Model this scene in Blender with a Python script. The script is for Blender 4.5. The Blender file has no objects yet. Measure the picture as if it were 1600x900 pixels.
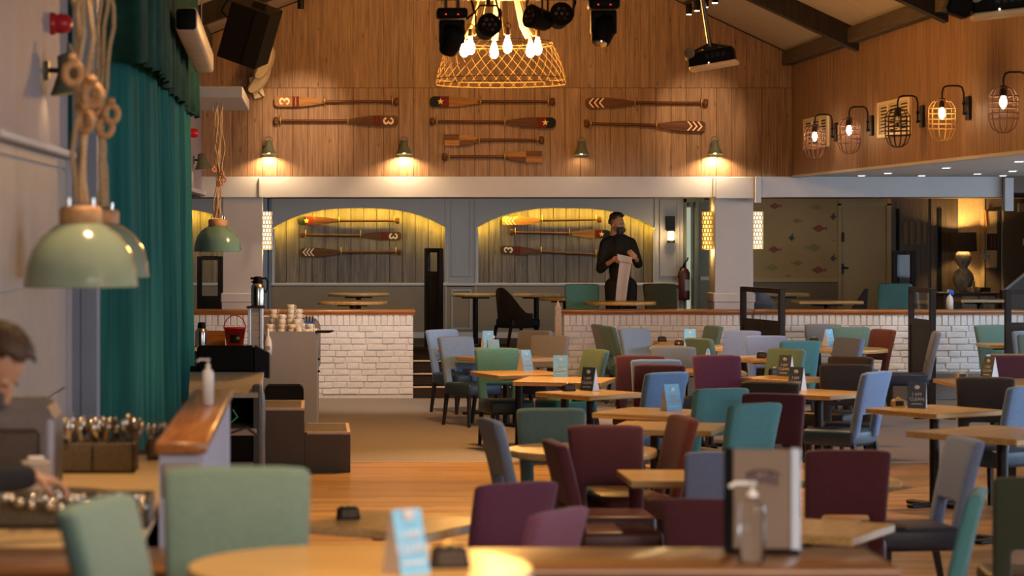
import bpy, bmesh, math, random
from mathutils import Matrix, Vector, Euler
random.seed(7)
R = math.radians
sc = bpy.context.scene
COL = sc.collection

# ------------------------------------------------------------------ camera
FPX, PX0, PY0, CH = 4000.0, 488.0, 356.0, 2.15      # focal length in pixels, vanishing point, eye height
cd = bpy.data.cameras.new('camera'); cam = bpy.data.objects.new('camera', cd); COL.objects.link(cam)
cam.location = (0, 0, CH); cam.rotation_euler = (R(90), 0, 0)
cd.sensor_width = 36; cd.lens = 36 * FPX / 1600
cd.shift_x = (800 - PX0) / 1600; cd.shift_y = -(450 - PY0) / 1600
cd.clip_start = 0.1; cd.clip_end = 200
cd.dof.use_dof = True; cd.dof.focus_distance = 31.0; cd.dof.aperture_fstop = 2.9
sc.camera = cam
# ------------------------------------------------------------------ view, world
sc.view_settings.view_transform = 'Standard'; sc.view_settings.look = 'None'
sc.view_settings.gamma = 1; sc.view_settings.use_curve_mapping = False
sc.view_settings.exposure = 0.0
sc.cycles.use_denoising = True
sc.cycles.max_bounces = 6; sc.cycles.sample_clamp_indirect = 4.0
w = bpy.data.worlds.new('world'); sc.world = w; w.use_nodes = True
bg = w.node_tree.nodes['Background']; bg.inputs[0].default_value = (1, 0.90, 0.80, 1); bg.inputs[1].default_value = 0.06

def pos(px, py, d): return Vector(((px - PX0) * d / FPX, d, CH - (py - PY0) * d / FPX))
def lamp(kind, loc, energy, color, aim=None, **kw):
    l = bpy.data.lights.new(kind.lower() + '_light', kind); l.energy = energy; l.color = color
    for k, v in kw.items(): setattr(l, k, v)
    o = bpy.data.objects.new(kind.lower() + '_light', l); COL.objects.link(o); o.location = loc
    if aim is not None: o.rotation_euler = (Vector(aim) - Vector(loc)).to_track_quat('-Z', 'Y').to_euler()
    return o
WARM, AMBER, COOL = (1, .62, .30), (1, .50, .16), (.62, .80, 1)
# daylight from the long window band on the right-hand side of the hall; second lamp is an added, unseen warm front fill
lamp('AREA', (13.5, 21, 1.9), 900, COOL, (0, 22, .6), shape='RECTANGLE', size=17, size_y=1.7)
lamp('AREA', (5.0, 3, 3.0), 400, (1, .86, .76), (2.5, 22, 1.2), shape='RECTANGLE', size=7, size_y=1.6)
# ceiling spots over the floor
for x, y, e, tgt in ((.15, 6.9, 500, (0.12, 7.2, 1.2)), (1.0, 18.5, 800, (.5, 18.3, 0)), (2.4, 16, 520, (2.2, 14.2, .5)), (2.0, 24, 700, (2.0, 22.5, 0)),
                     (4.2, 22, 520, (4.2, 20, .5)), (4.0, 28, 800, (4.3, 29.0, .5)), (-.5, 10.6, 330, (-.9, 10.2, 1.0)), (1.0, 28.0, 620, (.9, 31.5, .5)), (4.6, 27.2, 150, (6.6, 32.2, .4))):
    lamp('SPOT', (x, y, 4.3), e, WARM if y < 25.5 else (1, .76, .56), tgt, spot_size=R(52 if y > 25.5 else 75), spot_blend=.9, shadow_soft_size=.12)
# unseen amber flood added to lift the upper boards, then track spots washing the oars
lamp('SPOT', (2.0, 27.0, 5.5), 520, (1, .52, .16), (1.9, 32.5, 4.5), spot_size=R(74), spot_blend=1.0, shadow_soft_size=.1)
for x, e in ((-.15, 330), (4.9, 230)):
    lamp('SPOT', (x + .2, 30.0, 4.7), e, (1, .68, .40), (x, 32.5, 3.42), spot_size=R(32), spot_blend=.8, shadow_soft_size=.04)

# ------------------------------------------------------------------ mesh helpers
class MB:
    def __init__(s): s.v, s.f, s.m, s.sm = [], [], [], []
    def add(s, vs, fs, M=None, mat=0, smooth=False):
        n = len(s.v)
        s.v += [tuple(M @ Vector(p)) if M is not None else tuple(p) for p in vs]
        for f in fs: s.f.append([i + n for i in f]); s.m.append(mat); s.sm.append(smooth)
        return s
    def bm(s, b, M=None, mat=0, smooth=False):
        b.verts.index_update()
        s.add([v.co.copy() for v in b.verts], [[v.index for v in f.verts] for f in b.faces], M, mat, smooth); b.free(); return s
    def box(s, x0, x1, y0, y1, z0, z1, bev=0, seg=1, M=None, mat=0):
        if not bev:
            return s.add([(x0,y0,z0),(x1,y0,z0),(x1,y1,z0),(x0,y1,z0),(x0,y0,z1),(x1,y0,z1),(x1,y1,z1),(x0,y1,z1)],
                         [(0,3,2,1),(4,5,6,7),(0,1,5,4),(1,2,6,5),(2,3,7,6),(3,0,4,7)], M, mat)
        b = bmesh.new(); bmesh.ops.create_cube(b, size=1)
        for v in b.verts: v.co = ((x0+x1)/2+v.co.x*(x1-x0), (y0+y1)/2+v.co.y*(y1-y0), (z0+z1)/2+v.co.z*(z1-z0))
        bmesh.ops.bevel(b, geom=b.edges[:], offset=bev, segments=seg, affect='EDGES', profile=.5)
        return s.bm(b, M, mat, seg > 1)
    def lathe(s, prof, n=20, M=None, mat=0, caps=True):
        vs, fs = [], []
        for r, z in prof:
            for k in range(n): a = 2*math.pi*k/n; vs.append((r*math.cos(a), r*math.sin(a), z))
        for i in range(len(prof)-1):
            for k in range(n): fs.append((i*n+k, i*n+(k+1) % n, (i+1)*n+(k+1) % n, (i+1)*n+k))
        s.add(vs, fs, M, mat, True)
        if caps:
            for i in (0, len(prof)-1):
                if prof[i][0] > 1e-4: s.add(vs[i*n:(i+1)*n], [list(range(n))], M, mat, False)
        return s
    def cyl(s, x, y, z0, z1, r, n=14, r2=None, mat=0, M=None):
        T = Matrix.Translation((x, y, 0)); return s.lathe([(r, z0), (r if r2 is None else r2, z1)], n, (M @ T) if M is not None else T, mat)
    def tube(s, pts, r, n=8, closed=False, mat=0, M=None):
        P = [Vector(p) for p in pts]; N = len(P); rr = r if isinstance(r, (list, tuple)) else [r]*N
        vs, fs = [], []; up = None
        for i in range(N):
            if closed: t = P[(i+1) % N] - P[i-1]
            else: t = P[min(i+1, N-1)] - P[max(i-1, 0)]
            t.normalize()
            if up is None: up = t.orthogonal().normalized()
            else:
                up = (up - t*up.dot(t))
                up = up.normalized() if up.length > 1e-5 else t.orthogonal().normalized()
            b = t.cross(up)
            for k in range(n): a = 2*math.pi*k/n; vs.append(P[i] + (up*math.cos(a)+b*math.sin(a))*rr[i])
        for i in range(N if closed else N-1):
            j = (i+1) % N
            for k in range(n): fs.append((i*n+k, i*n+(k+1) % n, j*n+(k+1) % n, j*n+k))
        s.add(vs, fs, M, mat, True)
        if not closed: s.add(vs[:n], [list(range(n))], M, mat); s.add(vs[-n:], [list(range(n))], M, mat)
        return s
    def prism(s, out, y0, y1, M=None, mat=0):        # outline in x,z pushed from y0 to y1
        n = len(out); vs = [(x, y0, z) for x, z in out] + [(x, y1, z) for x, z in out]
        return s.add(vs, [list(range(n)), list(range(2*n-1, n-1, -1))] + [(i, (i+1) % n, n+(i+1) % n, n+i) for i in range(n)], M, mat)
    def ell(s, c, r, M=None, u=14, v=9, mat=0):
        b = bmesh.new(); bmesh.ops.create_uvsphere(b, u_segments=u, v_segments=v, radius=1)
        T = Matrix.Translation(c) @ Matrix.Diagonal((*r, 1))
        return s.bm(b, (M @ T) if M is not None else T, mat, True)
    def cells(s, xs, zs, solid, y0, y1, M=None, mat=0, bev=0, seg=2, warp=None):   # plate with cut-outs on a grid, one closed solid
        nx, nz = len(xs), len(zs); b = bmesh.new(); vv = {}
        def V(i, j, k):
            if (i, j, k) not in vv: vv[(i, j, k)] = b.verts.new((xs[i], (y0, y1)[k], zs[j]))
            return vv[(i, j, k)]
        ok = lambda i, j: 0 <= i < nx-1 and 0 <= j < nz-1 and solid(i, j)
        for i in range(nx-1):
            for j in range(nz-1):
                if not ok(i, j): continue
                b.faces.new((V(i,j,0), V(i+1,j,0), V(i+1,j+1,0), V(i,j+1,0))); b.faces.new((V(i,j+1,1), V(i+1,j+1,1), V(i+1,j,1), V(i,j,1)))
                for di, dj, a, c in ((-1,0,(i,j),(i,j+1)), (1,0,(i+1,j+1),(i+1,j)), (0,-1,(i+1,j),(i,j)), (0,1,(i,j+1),(i+1,j+1))):
                    if not ok(i+di, j+dj): b.faces.new((V(*a,1), V(*c,1), V(*c,0), V(*a,0)))
        bmesh.ops.recalc_face_normals(b, faces=b.faces[:])
        if bev:
            eg = [e for e in b.edges if len(e.link_faces) == 2 and e.calc_face_angle(0) > .8]
            bmesh.ops.bevel(b, geom=eg, offset=bev, segments=seg, affect='EDGES', profile=.5)
        if warp:
            for v in b.verts: v.co = warp(v.co)
        return s.bm(b, M, mat, bool(bev) and seg > 1)
    def mesh(s, name, mats, smooth=None):
        me = bpy.data.meshes.new(name); me.from_pydata(s.v, [], s.f)
        for m in (mats if isinstance(mats, (list, tuple)) else [mats]): me.materials.append(m)
        me.polygons.foreach_set('material_index', s.m); me.polygons.foreach_set('use_smooth', s.sm if smooth is None else [smooth]*len(s.f))
        b = bmesh.new(); b.from_mesh(me); bmesh.ops.recalc_face_normals(b, faces=b.faces[:]); b.to_mesh(me); b.free()
        me.update(); return me
    def build(s, name, mats, parent=None, loc=None, smooth=None, sharp=True, kind=None):
        me = s.mesh(name, mats, smooth); return put(name, me, parent, loc, kind)
def put(name, me, parent=None, loc=None, kind=None, rot=None):
    o = bpy.data.objects.new(name, me); COL.objects.link(o)
    if parent: o.parent = parent
    if loc is not None: o.location = loc
    if rot is not None: o.rotation_euler = rot
    if kind: o['kind'] = kind
    return o
def tag(o, label, cat, group=None):
    o['label'] = label; o['category'] = cat
    if group: o['group'] = group
    return o
NUDGE = {  # small shifts that keep backs, seats and table edges clear of one another
 'pale blue chair at the far left of the dining room, beside the steps': (-0.038, 0.033),
 'pale blue chair just in front of the leftmost one': (-0.06, 0.036),
 'blue grey chair left of the blue card by the brick wall': (-0.108, 0.005),
 'dark maroon chair behind the card table in mid room': (0.158, 0.061),
 'blue grey chair facing the camera below the standing blue card': (-0.029, 0.024),
 'sage chair in profile by the brick wall, behind the near sage one': (0.027, -0.056),
 'sage chair turned right beside the edge-on card': (-0.096, -0.029),
 'lilac grey chair in front of the dark screen': (0.043, -0.081),
 'lilac chair facing the camera behind the small round table': (0.096, 0.029),
 'plum chair in the middle of the room': (-0.162, -0.013),
 'teal chair seen from behind at the oak table with the blue card': (-0.011, -0.02),
 'brighter teal chair in front of the other teal one': (-0.022, -0.04),
 'maroon chair partly hidden behind the brighter teal chair': (0.022, 0.04),
 'low charcoal chair behind the maroon edge': (0.02, 0.012),
 'teal chair seen from behind near the brick wall': (-0.024, -0.076),
 'taupe grey chair against the brick wall': (0.026, 0.058),
 'slim lilac chair in front of the round table': (0.04, 0.028),
 'russet chair in profile right of the round table': (0.093, 0.225),
 'small charcoal chair above the big charcoal one': (0.03, -0.022),
 'big charcoal chair with open back in the right half': (0.034, 0.043),
 'taupe chair in profile in front of the dark screen': (0.088, -0.089),
 'sage chair in front of the brick wall at far right': (0.003, 0.124),
 'pale teal chair at the right edge of the room': (0.036, 0.108),
 'dark maroon chair behind the white card at far right': (0.025, 0.058),
 'charcoal chair behind the table with the shaded blue card, right side': (0.006, 0.053),
 'sky blue chair cut by the right edge': (-0.006, -0.053),
 'russet chair in profile right of the round table at the centre': (0.063, -0.057),
 'plum chair leaning right at the front, left of the centre': (0.032, -0.009),
 'slate chair in profile beside the clear wood floor': (-0.016, -0.067),
 'pale green chair behind the central round table': (-0.028, 0.142),
 'navy chair mostly hidden behind the large green chair': (-0.134, 0.061),
 'round oak table at the centre front': (-0.019, -0.018),
 'round oak table in front of the lilac chair': (-0.015, 0.047),
 'round oak table with a white card by the brick wall': (-0.181, -0.136),
 'oak table with two blue cards at the far left of the room': (0.038, -0.033),
 'oak table between the second blue chair and the wide grey chair': (0.06, -0.036),
 'oak table carrying the bright blue card, behind the shaded blue card table': (-0.158, -0.061),
 'oak table with a pale blue card in front of the bright blue chair': (-0.01, 0.008),
 'oak table with the standing blue card by the brick wall': (0.065, 0.076),
 'small oak table under the edge-on card': (0.029, -0.024),
 'oak table with a shaded blue card in front of the plum chair': (0.132, 0.035),
 'oak table with a shaded blue card in front of the big charcoal chair': (-0.034, -0.043),
 'oak table in front of the far right maroon chair': (-0.025, -0.058),
 'small oak table at the wall under a number block': (-0.026, -0.058),
 'small oak table touching the brick wall behind the blue card': (-0.027, 0.056),
 'blurred oak table left of the plum chair, on the wood floor': (0.102, -0.052),
 'oak table at the right edge in front of the pale teal chair': (-0.036, -0.108),
 'small oak table before the far right sage chair': (-0.003, -0.124),
 'number block with a pale 6 beside the flat-on blue card': (0.065, 0.076),
 'number block on the small wall table': (-0.027, 0.056),
 'number block on the round table before the lilac chair': (-0.015, 0.047),
 'number block on the small wall table at right': (-0.026, -0.058),
 'number block on the table before the plum chair': (0.132, 0.035),
 'number block on the far right table': (-0.025, -0.058),
 'number block on the far round table': (-0.181, -0.136),
 'blurred number block on the table left of the plum chair': (0.102, -0.052),
 'blue card at the rear of the far left table': (0.038, -0.033),
 'blue card in front of its twin on the far left table': (0.038, -0.033),
 'bright blue card facing the camera in mid room': (-0.158, -0.061),
 'pale blue card in front of the bright blue chair': (-0.01, 0.008),
 'flat-on blue card against the brick wall': (0.065, 0.076),
 'edge-on card with a blue corner left of the plum chair': (0.029, -0.024),
 'shaded blue card on the table before the plum chair': (0.132, 0.035),
 'shaded blue card on the table before the big charcoal chair': (-0.034, -0.043),
 'white card with blue top on the far round table': (-0.181, -0.136),
 'white-sided card in front of the far right maroon chair': (-0.025, -0.058),
}
def thing(name, label, cat, loc=(0,0,0), rz=0, group=None, rot=None):
    o = bpy.data.objects.new(name, None); COL.objects.link(o); o.empty_display_size = .1
    nx, ny = NUDGE.get(label, (0, 0)); o.location = (loc[0]+nx, loc[1]+ny, loc[2]); o.rotation_euler = rot if rot else (0, 0, rz); return tag(o, label, cat, group)
def struct(mb, name, mats): return mb.build(name, mats, kind='structure')
def copytree(o, loc=None, rz=None, label=None, parent=None):
    c = o.copy(); COL.objects.link(c)
    if parent: c.parent = parent
    if loc is not None: c.location = loc
    if rz is not None: c.rotation_euler = (0, 0, rz)
    if label: c['label'] = label
    for ch in list(o.children): copytree(ch, parent=c)
    return c

# ------------------------------------------------------------------ materials
def nodes(name):
    m = bpy.data.materials.new(name); m.use_nodes = True; t = m.node_tree
    return m, t, t.nodes['Principled BSDF'], t.nodes, t.links
def mat(name, col, rough=.6, metal=0, var=.12, scale=30, bump=0, stretch=(1,1,1), rnd=0, spec=.5, sheen=0, coat=0, emit=None, es=0, trans=0, alpha=1, ior=1.45):
    m, t, b, N, L = nodes(name)
    b.inputs['Roughness'].default_value = rough; b.inputs['Metallic'].default_value = metal
    b.inputs['Specular IOR Level'].default_value = spec; b.inputs['IOR'].default_value = ior
    if sheen: b.inputs['Sheen Weight'].default_value = sheen
    if coat: b.inputs['Coat Weight'].default_value = coat; b.inputs['Coat Roughness'].default_value = .12
    if trans: b.inputs['Transmission Weight'].default_value = trans
    if emit: b.inputs['Emission Color'].default_value = (*emit, 1); b.inputs['Emission Strength'].default_value = es
    tc = N.new('ShaderNodeTexCoord'); mp = N.new('ShaderNodeMapping'); mp.inputs['Scale'].default_value = stretch
    nz = N.new('ShaderNodeTexNoise'); nz.inputs['Scale'].default_value = scale; nz.inputs['Detail'].default_value = 4
    L.new(tc.outputs['Object'], mp.inputs[0]); L.new(mp.outputs[0], nz.inputs['Vector'])
    mx = N.new('ShaderNodeMix'); mx.data_type = 'RGBA'
    mx.inputs[6].default_value = (*[c*(1-var) for c in col], 1); mx.inputs[7].default_value = (*[min(1, c*(1+var)) for c in col], 1)
    rp = N.new('ShaderNodeMapRange'); rp.inputs[1].default_value = .3; rp.inputs[2].default_value = .7
    L.new(nz.outputs[0], rp.inputs[0]); L.new(rp.outputs[0], mx.inputs[0]); out = mx.outputs[2]
    if rnd:
        oi = N.new('ShaderNodeObjectInfo'); mr = N.new('ShaderNodeMapRange'); mr.inputs[3].default_value = 1-rnd; mr.inputs[4].default_value = 1+rnd
        L.new(oi.outputs['Random'], mr.inputs[0]); hs = N.new('ShaderNodeHueSaturation'); L.new(mr.outputs[0], hs.inputs['Value']); L.new(out, hs.inputs['Color']); out = hs.outputs[0]
    L.new(out, b.inputs['Base Color'])
    if bump:
        bp = N.new('ShaderNodeBump'); bp.inputs['Strength'].default_value = bump; bp.inputs['Distance'].default_value = .01
        L.new(nz.outputs[0], bp.inputs['Height']); L.new(bp.outputs[0], b.inputs['Normal'])
    return m
def wood(name, c1, c2, axis=2, rough=.5, rnd=.15, scale=1.0, knots=True, coat=0, spec=.4):
    """long-grained timber: stretched noise, fine streaks and small knots"""
    m, t, b, N, L = nodes(name); b.inputs['Roughness'].default_value = rough; b.inputs['Specular IOR Level'].default_value = spec
    if coat: b.inputs['Coat Weight'].default_value = coat; b.inputs['Coat Roughness'].default_value = .15
    tc = N.new('ShaderNodeTexCoord'); oi = N.new('ShaderNodeObjectInfo')
    ad = N.new('ShaderNodeVectorMath'); ad.operation = 'ADD'; sc_ = N.new('ShaderNodeVectorMath'); sc_.operation = 'SCALE'
    L.new(oi.outputs['Random'], sc_.inputs[0]); sc_.inputs['Scale'].default_value = 13.0
    L.new(tc.outputs['Object'], ad.inputs[0]); L.new(sc_.outputs[0], ad.inputs[1])
    def noise(st, s, det=5):
        mp = N.new('ShaderNodeMapping'); v = [st]*3; v[axis] = 1; mp.inputs['Scale'].default_value = [x*scale for x in v]
        nz = N.new('ShaderNodeTexNoise'); nz.inputs['Scale'].default_value = s; nz.inputs['Detail'].default_value = det; nz.inputs['Roughness'].default_value = .65
        L.new(ad.outputs[0], mp.inputs[0]); L.new(mp.outputs[0], nz.inputs['Vector']); return nz
    n1 = noise(14, 1.6); n2 = noise(50, 2.2, 3)
    mx = N.new('ShaderNodeMix'); mx.data_type = 'RGBA'; mx.inputs[6].default_value = (*c1, 1); mx.inputs[7].default_value = (*c2, 1)
    rp = N.new('ShaderNodeMapRange'); rp.inputs[1].default_value = .35; rp.inputs[2].default_value = .65
    L.new(n1.outputs[0], rp.inputs[0]); L.new(rp.outputs[0], mx.inputs[0])
    m2 = N.new('ShaderNodeMix'); m2.data_type = 'RGBA'; m2.blend_type = 'MULTIPLY'
    r2 = N.new('ShaderNodeMapRange'); r2.inputs[1].default_value = .35; r2.inputs[2].default_value = .6; r2.inputs[3].default_value = .55; r2.inputs[4].default_value = 1
    L.new(n2.outputs[0], r2.inputs[0]); m2.inputs[0].default_value = 1; L.new(mx.outputs[2], m2.inputs[6]); L.new(r2.outputs[0], m2.inputs[7]); out = m2.outputs[2]
    if knots:
        mp = N.new('ShaderNodeMapping'); v = [7.0]*3; v[axis] = 3.0; mp.inputs['Scale'].default_value = v
        vo = N.new('ShaderNodeTexVoronoi'); vo.inputs['Scale'].default_value = 1.0; L.new(ad.outputs[0], mp.inputs[0]); L.new(mp.outputs[0], vo.inputs['Vector'])
        r3 = N.new('ShaderNodeMapRange'); r3.inputs[1].default_value = .03; r3.inputs[2].default_value = .12; r3.inputs[3].default_value = .5; r3.inputs[4].default_value = 1
        L.new(vo.outputs['Distance'], r3.inputs[0]); m3 = N.new('ShaderNodeMix'); m3.data_type = 'RGBA'; m3.blend_type = 'MULTIPLY'; m3.inputs[0].default_value = 1
        L.new(out, m3.inputs[6]); L.new(r3.outputs[0], m3.inputs[7]); out = m3.outputs[2]
    if rnd:
        mr = N.new('ShaderNodeMapRange'); mr.inputs[3].default_value = 1-rnd; mr.inputs[4].default_value = 1+rnd
        L.new(oi.outputs['Random'], mr.inputs[0]); hs = N.new('ShaderNodeHueSaturation'); L.new(mr.outputs[0], hs.inputs['Value']); L.new(out, hs.inputs['Color']); out = hs.outputs[0]
    L.new(out, b.inputs['Base Color'])
    bp = N.new('ShaderNodeBump'); bp.inputs['Strength'].default_value = .25; bp.inputs['Distance'].default_value = .004
    L.new(n2.outputs[0], bp.inputs['Height']); L.new(bp.outputs[0], b.inputs['Normal'])
    return m
def emis(name, col, s):
    m, t, b, N, L = nodes(name); b.inputs['Base Color'].default_value = (*col, 1)
    b.inputs['Emission Color'].default_value = (*col, 1); b.inputs['Emission Strength'].default_value = s; return m
def fabric(name, col, rough=.85): return mat(name, col, rough, var=.22, scale=160, bump=.35, sheen=.15, spec=.25)
def stripes(name, c1, c2, axis, freq, rough=.5, duty=.5, bump=0):
    """floor strips and grooved boarding too fine to build singly"""
    m, t, b, N, L = nodes(name); b.inputs['Roughness'].default_value = rough
    tc = N.new('ShaderNodeTexCoord'); sp = N.new('ShaderNodeSeparateXYZ'); L.new(tc.outputs['Object'], sp.inputs[0])
    mu = N.new('ShaderNodeMath'); mu.operation = 'MULTIPLY'; mu.inputs[1].default_value = freq; L.new(sp.outputs[axis], mu.inputs[0])
    fl = N.new('ShaderNodeMath'); fl.operation = 'FLOOR'; L.new(mu.outputs[0], fl.inputs[0])
    fr = N.new('ShaderNodeMath'); fr.operation = 'FRACT'; L.new(mu.outputs[0], fr.inputs[0])
    wn = N.new('ShaderNodeTexWhiteNoise'); wn.noise_dimensions = '2D'
    o2 = sp.outputs[0 if axis != 0 else 2]; m2 = N.new('ShaderNodeMath'); m2.operation = 'MULTIPLY'; m2.inputs[1].default_value = .55 ; L.new(o2, m2.inputs[0])
    a2 = N.new('ShaderNodeMath'); a2.operation = 'MULTIPLY_ADD'; L.new(fl.outputs[0], a2.inputs[0]); a2.inputs[1].default_value = .37; L.new(m2.outputs[0], a2.inputs[2])
    f2 = N.new('ShaderNodeMath'); f2.operation = 'FLOOR'; L.new(a2.outputs[0], f2.inputs[0])
    cb = N.new('ShaderNodeCombineXYZ'); L.new(fl.outputs[0], cb.inputs[0]); L.new(f2.outputs[0], cb.inputs[1]); L.new(cb.outputs[0], wn.inputs['Vector'])
    mx = N.new('ShaderNodeMix'); mx.data_type = 'RGBA'; mx.inputs[6].default_value = (*c1, 1); mx.inputs[7].default_value = (*c2, 1); L.new(wn.outputs['Value'], mx.inputs[0])
    ed = N.new('ShaderNodeMapRange'); ed.inputs[1].default_value = 0; ed.inputs[2].default_value = .08; ed.inputs[3].default_value = duty; ed.inputs[4].default_value = 1; L.new(fr.outputs[0], ed.inputs[0])
    m3 = N.new('ShaderNodeMix'); m3.data_type = 'RGBA'; m3.blend_type = 'MULTIPLY'; m3.inputs[0].default_value = 1; L.new(mx.outputs[2], m3.inputs[6]); L.new(ed.outputs[0], m3.inputs[7])
    L.new(m3.outputs[2], b.inputs['Base Color'])
    if bump:
        bp = N.new('ShaderNodeBump'); bp.inputs['Strength'].default_value = bump; bp.inputs['Distance'].default_value = .01; L.new(ed.outputs[0], bp.inputs['Height']); L.new(bp.outputs[0], b.inputs['Normal'])
    return m
M = dict(
 polem=mat('dull_steel', (.20,.19,.18), .35, 1, var=.05),
 dado=mat('tan_dado', (.24,.185,.12), .6, var=.05, scale=5),
 plank=wood('weathered_plank', (.27,.145,.07), (.38,.22,.118), 2, .6, .09),
 plank_dark=wood('greyed_plank', (.15,.122,.10), (.25,.205,.17), 2, .65, .13),
 white=mat('white_paint', (.48,.47,.475), .55, var=.03, scale=4), greypaint=mat('pale_grey_paint', (.33,.315,.31), .6, var=.04, scale=5),
 lilac=stripes('lilac_boarding', (.275,.225,.235), (.315,.26,.27), 1, 9, .6, .7, .4), tile=mat('beige_panel', (.43,.345,.285), .5, var=.05, scale=8, rnd=.03),
 ceil=mat('cream_ceiling', (.50,.42,.32), .8, var=.05, scale=5), soffit=mat('white_soffit', (.62,.60,.58), .7, var=.04, scale=2),
 darkwood=wood('dark_stained_wood', (.018,.012,.009), (.032,.021,.015), 2, .6, .05, knots=False, spec=.25), beam=wood('brown_beam', (.07,.05,.035), (.11,.08,.055), 1, .6, .05, knots=False),
 cap=wood('orange_varnished_wood', (.30,.105,.025), (.44,.17,.045), 0, .3, .05, knots=False, coat=.4), oak=wood('pale_oak_tabletop', (.55,.33,.11), (.68,.44,.17), 0, .35, .08, knots=False, coat=.2),
 floorwood=stripes('oak_strip_floor', (.37,.185,.05), (.56,.31,.10), 1, 9.0, .30, .45), carpet=mat('beige_carpet', (.27,.24,.225), .95, var=.18, scale=60, bump=.3, spec=.1),
 carpetdark=mat('brown_carpet', (.038,.027,.021), .95, var=.2, scale=60, spec=.1), nosing=mat('pale_nosing', (.55,.42,.32), .5),
 brick=mat('white_painted_brick', (.73,.71,.72), .75, var=.06, scale=25, bump=.6, rnd=.05), mortar=mat('painted_mortar', (.66,.62,.60), .8, var=.08, scale=40),
 curtain=mat('teal_velvet', (.018,.11,.102), .9, var=.3, scale=5, stretch=(3,3,.15), spec=.08), valance=mat('dark_green_velvet', (.016,.062,.052), .9, var=.3, scale=6, spec=.08),
 black=mat('black_plastic', (.004,.004,.004), .55, var=.1, spec=.12), blackmetal=mat('black_metal', (.008,.0075,.007), .45, 0, var=.1, spec=.3), steel=mat('brushed_steel', (.55,.53,.50), .22, 1, var=.05, scale=8, stretch=(1,1,.05)),
 chrome=mat('bright_trim', (.55,.58,.62), .3, .8, var=.04), brass=mat('brass_hook', (.75,.50,.15), .35, .7), rope=mat('jute_rope', (.45,.31,.17), .9, var=.3, scale=120, bump=.6), cork=mat('turned_wood_collar', (.50,.27,.12), .6, var=.2, scale=30),
 mint=mat('mint_enamel', (.27,.34,.255), .16, var=.03, scale=3, coat=.6), tealshade=mat('teal_enamel', (.12,.25,.23), .16, var=.03, scale=3, coat=.6), shadein=mat('shade_lining', (.7,.68,.6), .5), sage=mat('sage_metal', (.11,.12,.075), .4, var=.08),
 oarlight=wood('amber_oar', (.30,.13,.035), (.46,.22,.065), 0, .55, .1, knots=False, spec=.15), oardark=wood('walnut_oar', (.10,.036,.014), (.17,.068,.028), 0, .55, .1, knots=False, spec=.15),
 oarred=mat('oxblood_paint', (.13,.014,.012), .6, spec=.15), oarblack=mat('navy_black_paint', (.008,.009,.011), .6, spec=.15), yellow=mat('yellow_paint', (.85,.56,.14), .5, var=.03), cream=mat('cream_paint', (.80,.66,.42), .5, var=.03),
 red=mat('red_plastic', (.42,.012,.02), .35), cup=mat('white_china', (.68,.66,.64), .2, var=.03), blue=mat('blue_plastic', (.02,.13,.55), .4), white_p=mat('white_plastic', (.75,.75,.76), .35, var=.03), greylam=mat('grey_laminate', (.245,.245,.26), .45, var=.05, scale=60),
 lav=mat('lavender_paint', (.46,.47,.60), .5, var=.05, scale=6), bluegrey=mat('blue_grey_paint', (.20,.25,.34), .5, var=.05, scale=4), card=mat('card_blue', (.22,.58,.92), .5, var=.05), cardwhite=mat('card_white', (.72,.68,.72), .55, var=.03), cardshade=mat('card_blue_shaded', (.06,.085,.11), .5),  # last entry is the blue card's unlit side, shade painted into the colour
 glass=mat('clear_glass', (.96,.98,.98), .03, var=0, trans=1, ior=1.2), stage=mat('stage_black', (.008,.008,.009), .8, spec=.1), cable=mat('grey_cable', (.05,.05,.05), .5), green=mat('green_cable', (.05,.3,.1), .5), mirror=mat('dull_mirror', (.4,.38,.34), .1, .9),
 skin=mat('skin', (.50,.27,.17), .5, var=.08, scale=20), shirt=mat('black_shirt', (.010,.010,.012), .85, var=.2), hair=mat('brown_hair', (.06,.03,.017), .6, var=.3, scale=60, stretch=(1,1,.3)), mask=mat('grey_mask', (.06,.065,.07), .8), paper=mat('pale_cloth', (.52,.47,.50), .7, var=.05), eye=mat('eye', (.02,.015,.01), .2),
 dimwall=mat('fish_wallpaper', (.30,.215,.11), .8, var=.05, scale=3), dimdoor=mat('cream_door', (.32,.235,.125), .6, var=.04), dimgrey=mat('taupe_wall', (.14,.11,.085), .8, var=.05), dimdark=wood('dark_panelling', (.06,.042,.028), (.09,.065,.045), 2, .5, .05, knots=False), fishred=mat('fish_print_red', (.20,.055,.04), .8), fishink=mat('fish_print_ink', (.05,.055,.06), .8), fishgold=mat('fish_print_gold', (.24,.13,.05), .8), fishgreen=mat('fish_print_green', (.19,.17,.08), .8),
 niche=mat('cream_niche', (.55,.42,.22), .7), gourd=mat('grey_ceramic', (.30,.27,.22), .3, var=.4, scale=25, stretch=(1,1,.3)), lampshade=mat('brown_lampshade', (.055,.035,.028), .9), orange=mat('coral', (.8,.2,.06), .5), tray=mat('woven_dark_tray', (.12,.09,.055), .5, var=.35, scale=90), counter=mat('pale_counter', (.66,.47,.24), .35, var=.06, scale=8), greybox=mat('grey_moulded_plastic', (.20,.175,.17), .4),
 bulb=emis('warm_bulb', (1,.70,.34), 40), bulbcage=emis('white_hot_bulb', (1,.72,.42), 60), spotface=emis('spot_lens', (1,.88,.72), 6), lit=emis('lit_perforated_shade', (1,.60,.14), 1.7), litw=emis('white_lit_shade', (1,.80,.50), 1.9), down=emis('downlight_lens', (1,.9,.78), 6), rosy=mat('rosy_wire', (.22,.10,.075), .45, .3), rattan=mat('brass_wire', (.72,.42,.13), .4, .4), bronze=mat('bronze_wire', (.05,.03,.02), .45, .4), goldwire=mat('gold_wire', (.12,.068,.022), .6, 0, spec=.2))
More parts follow.
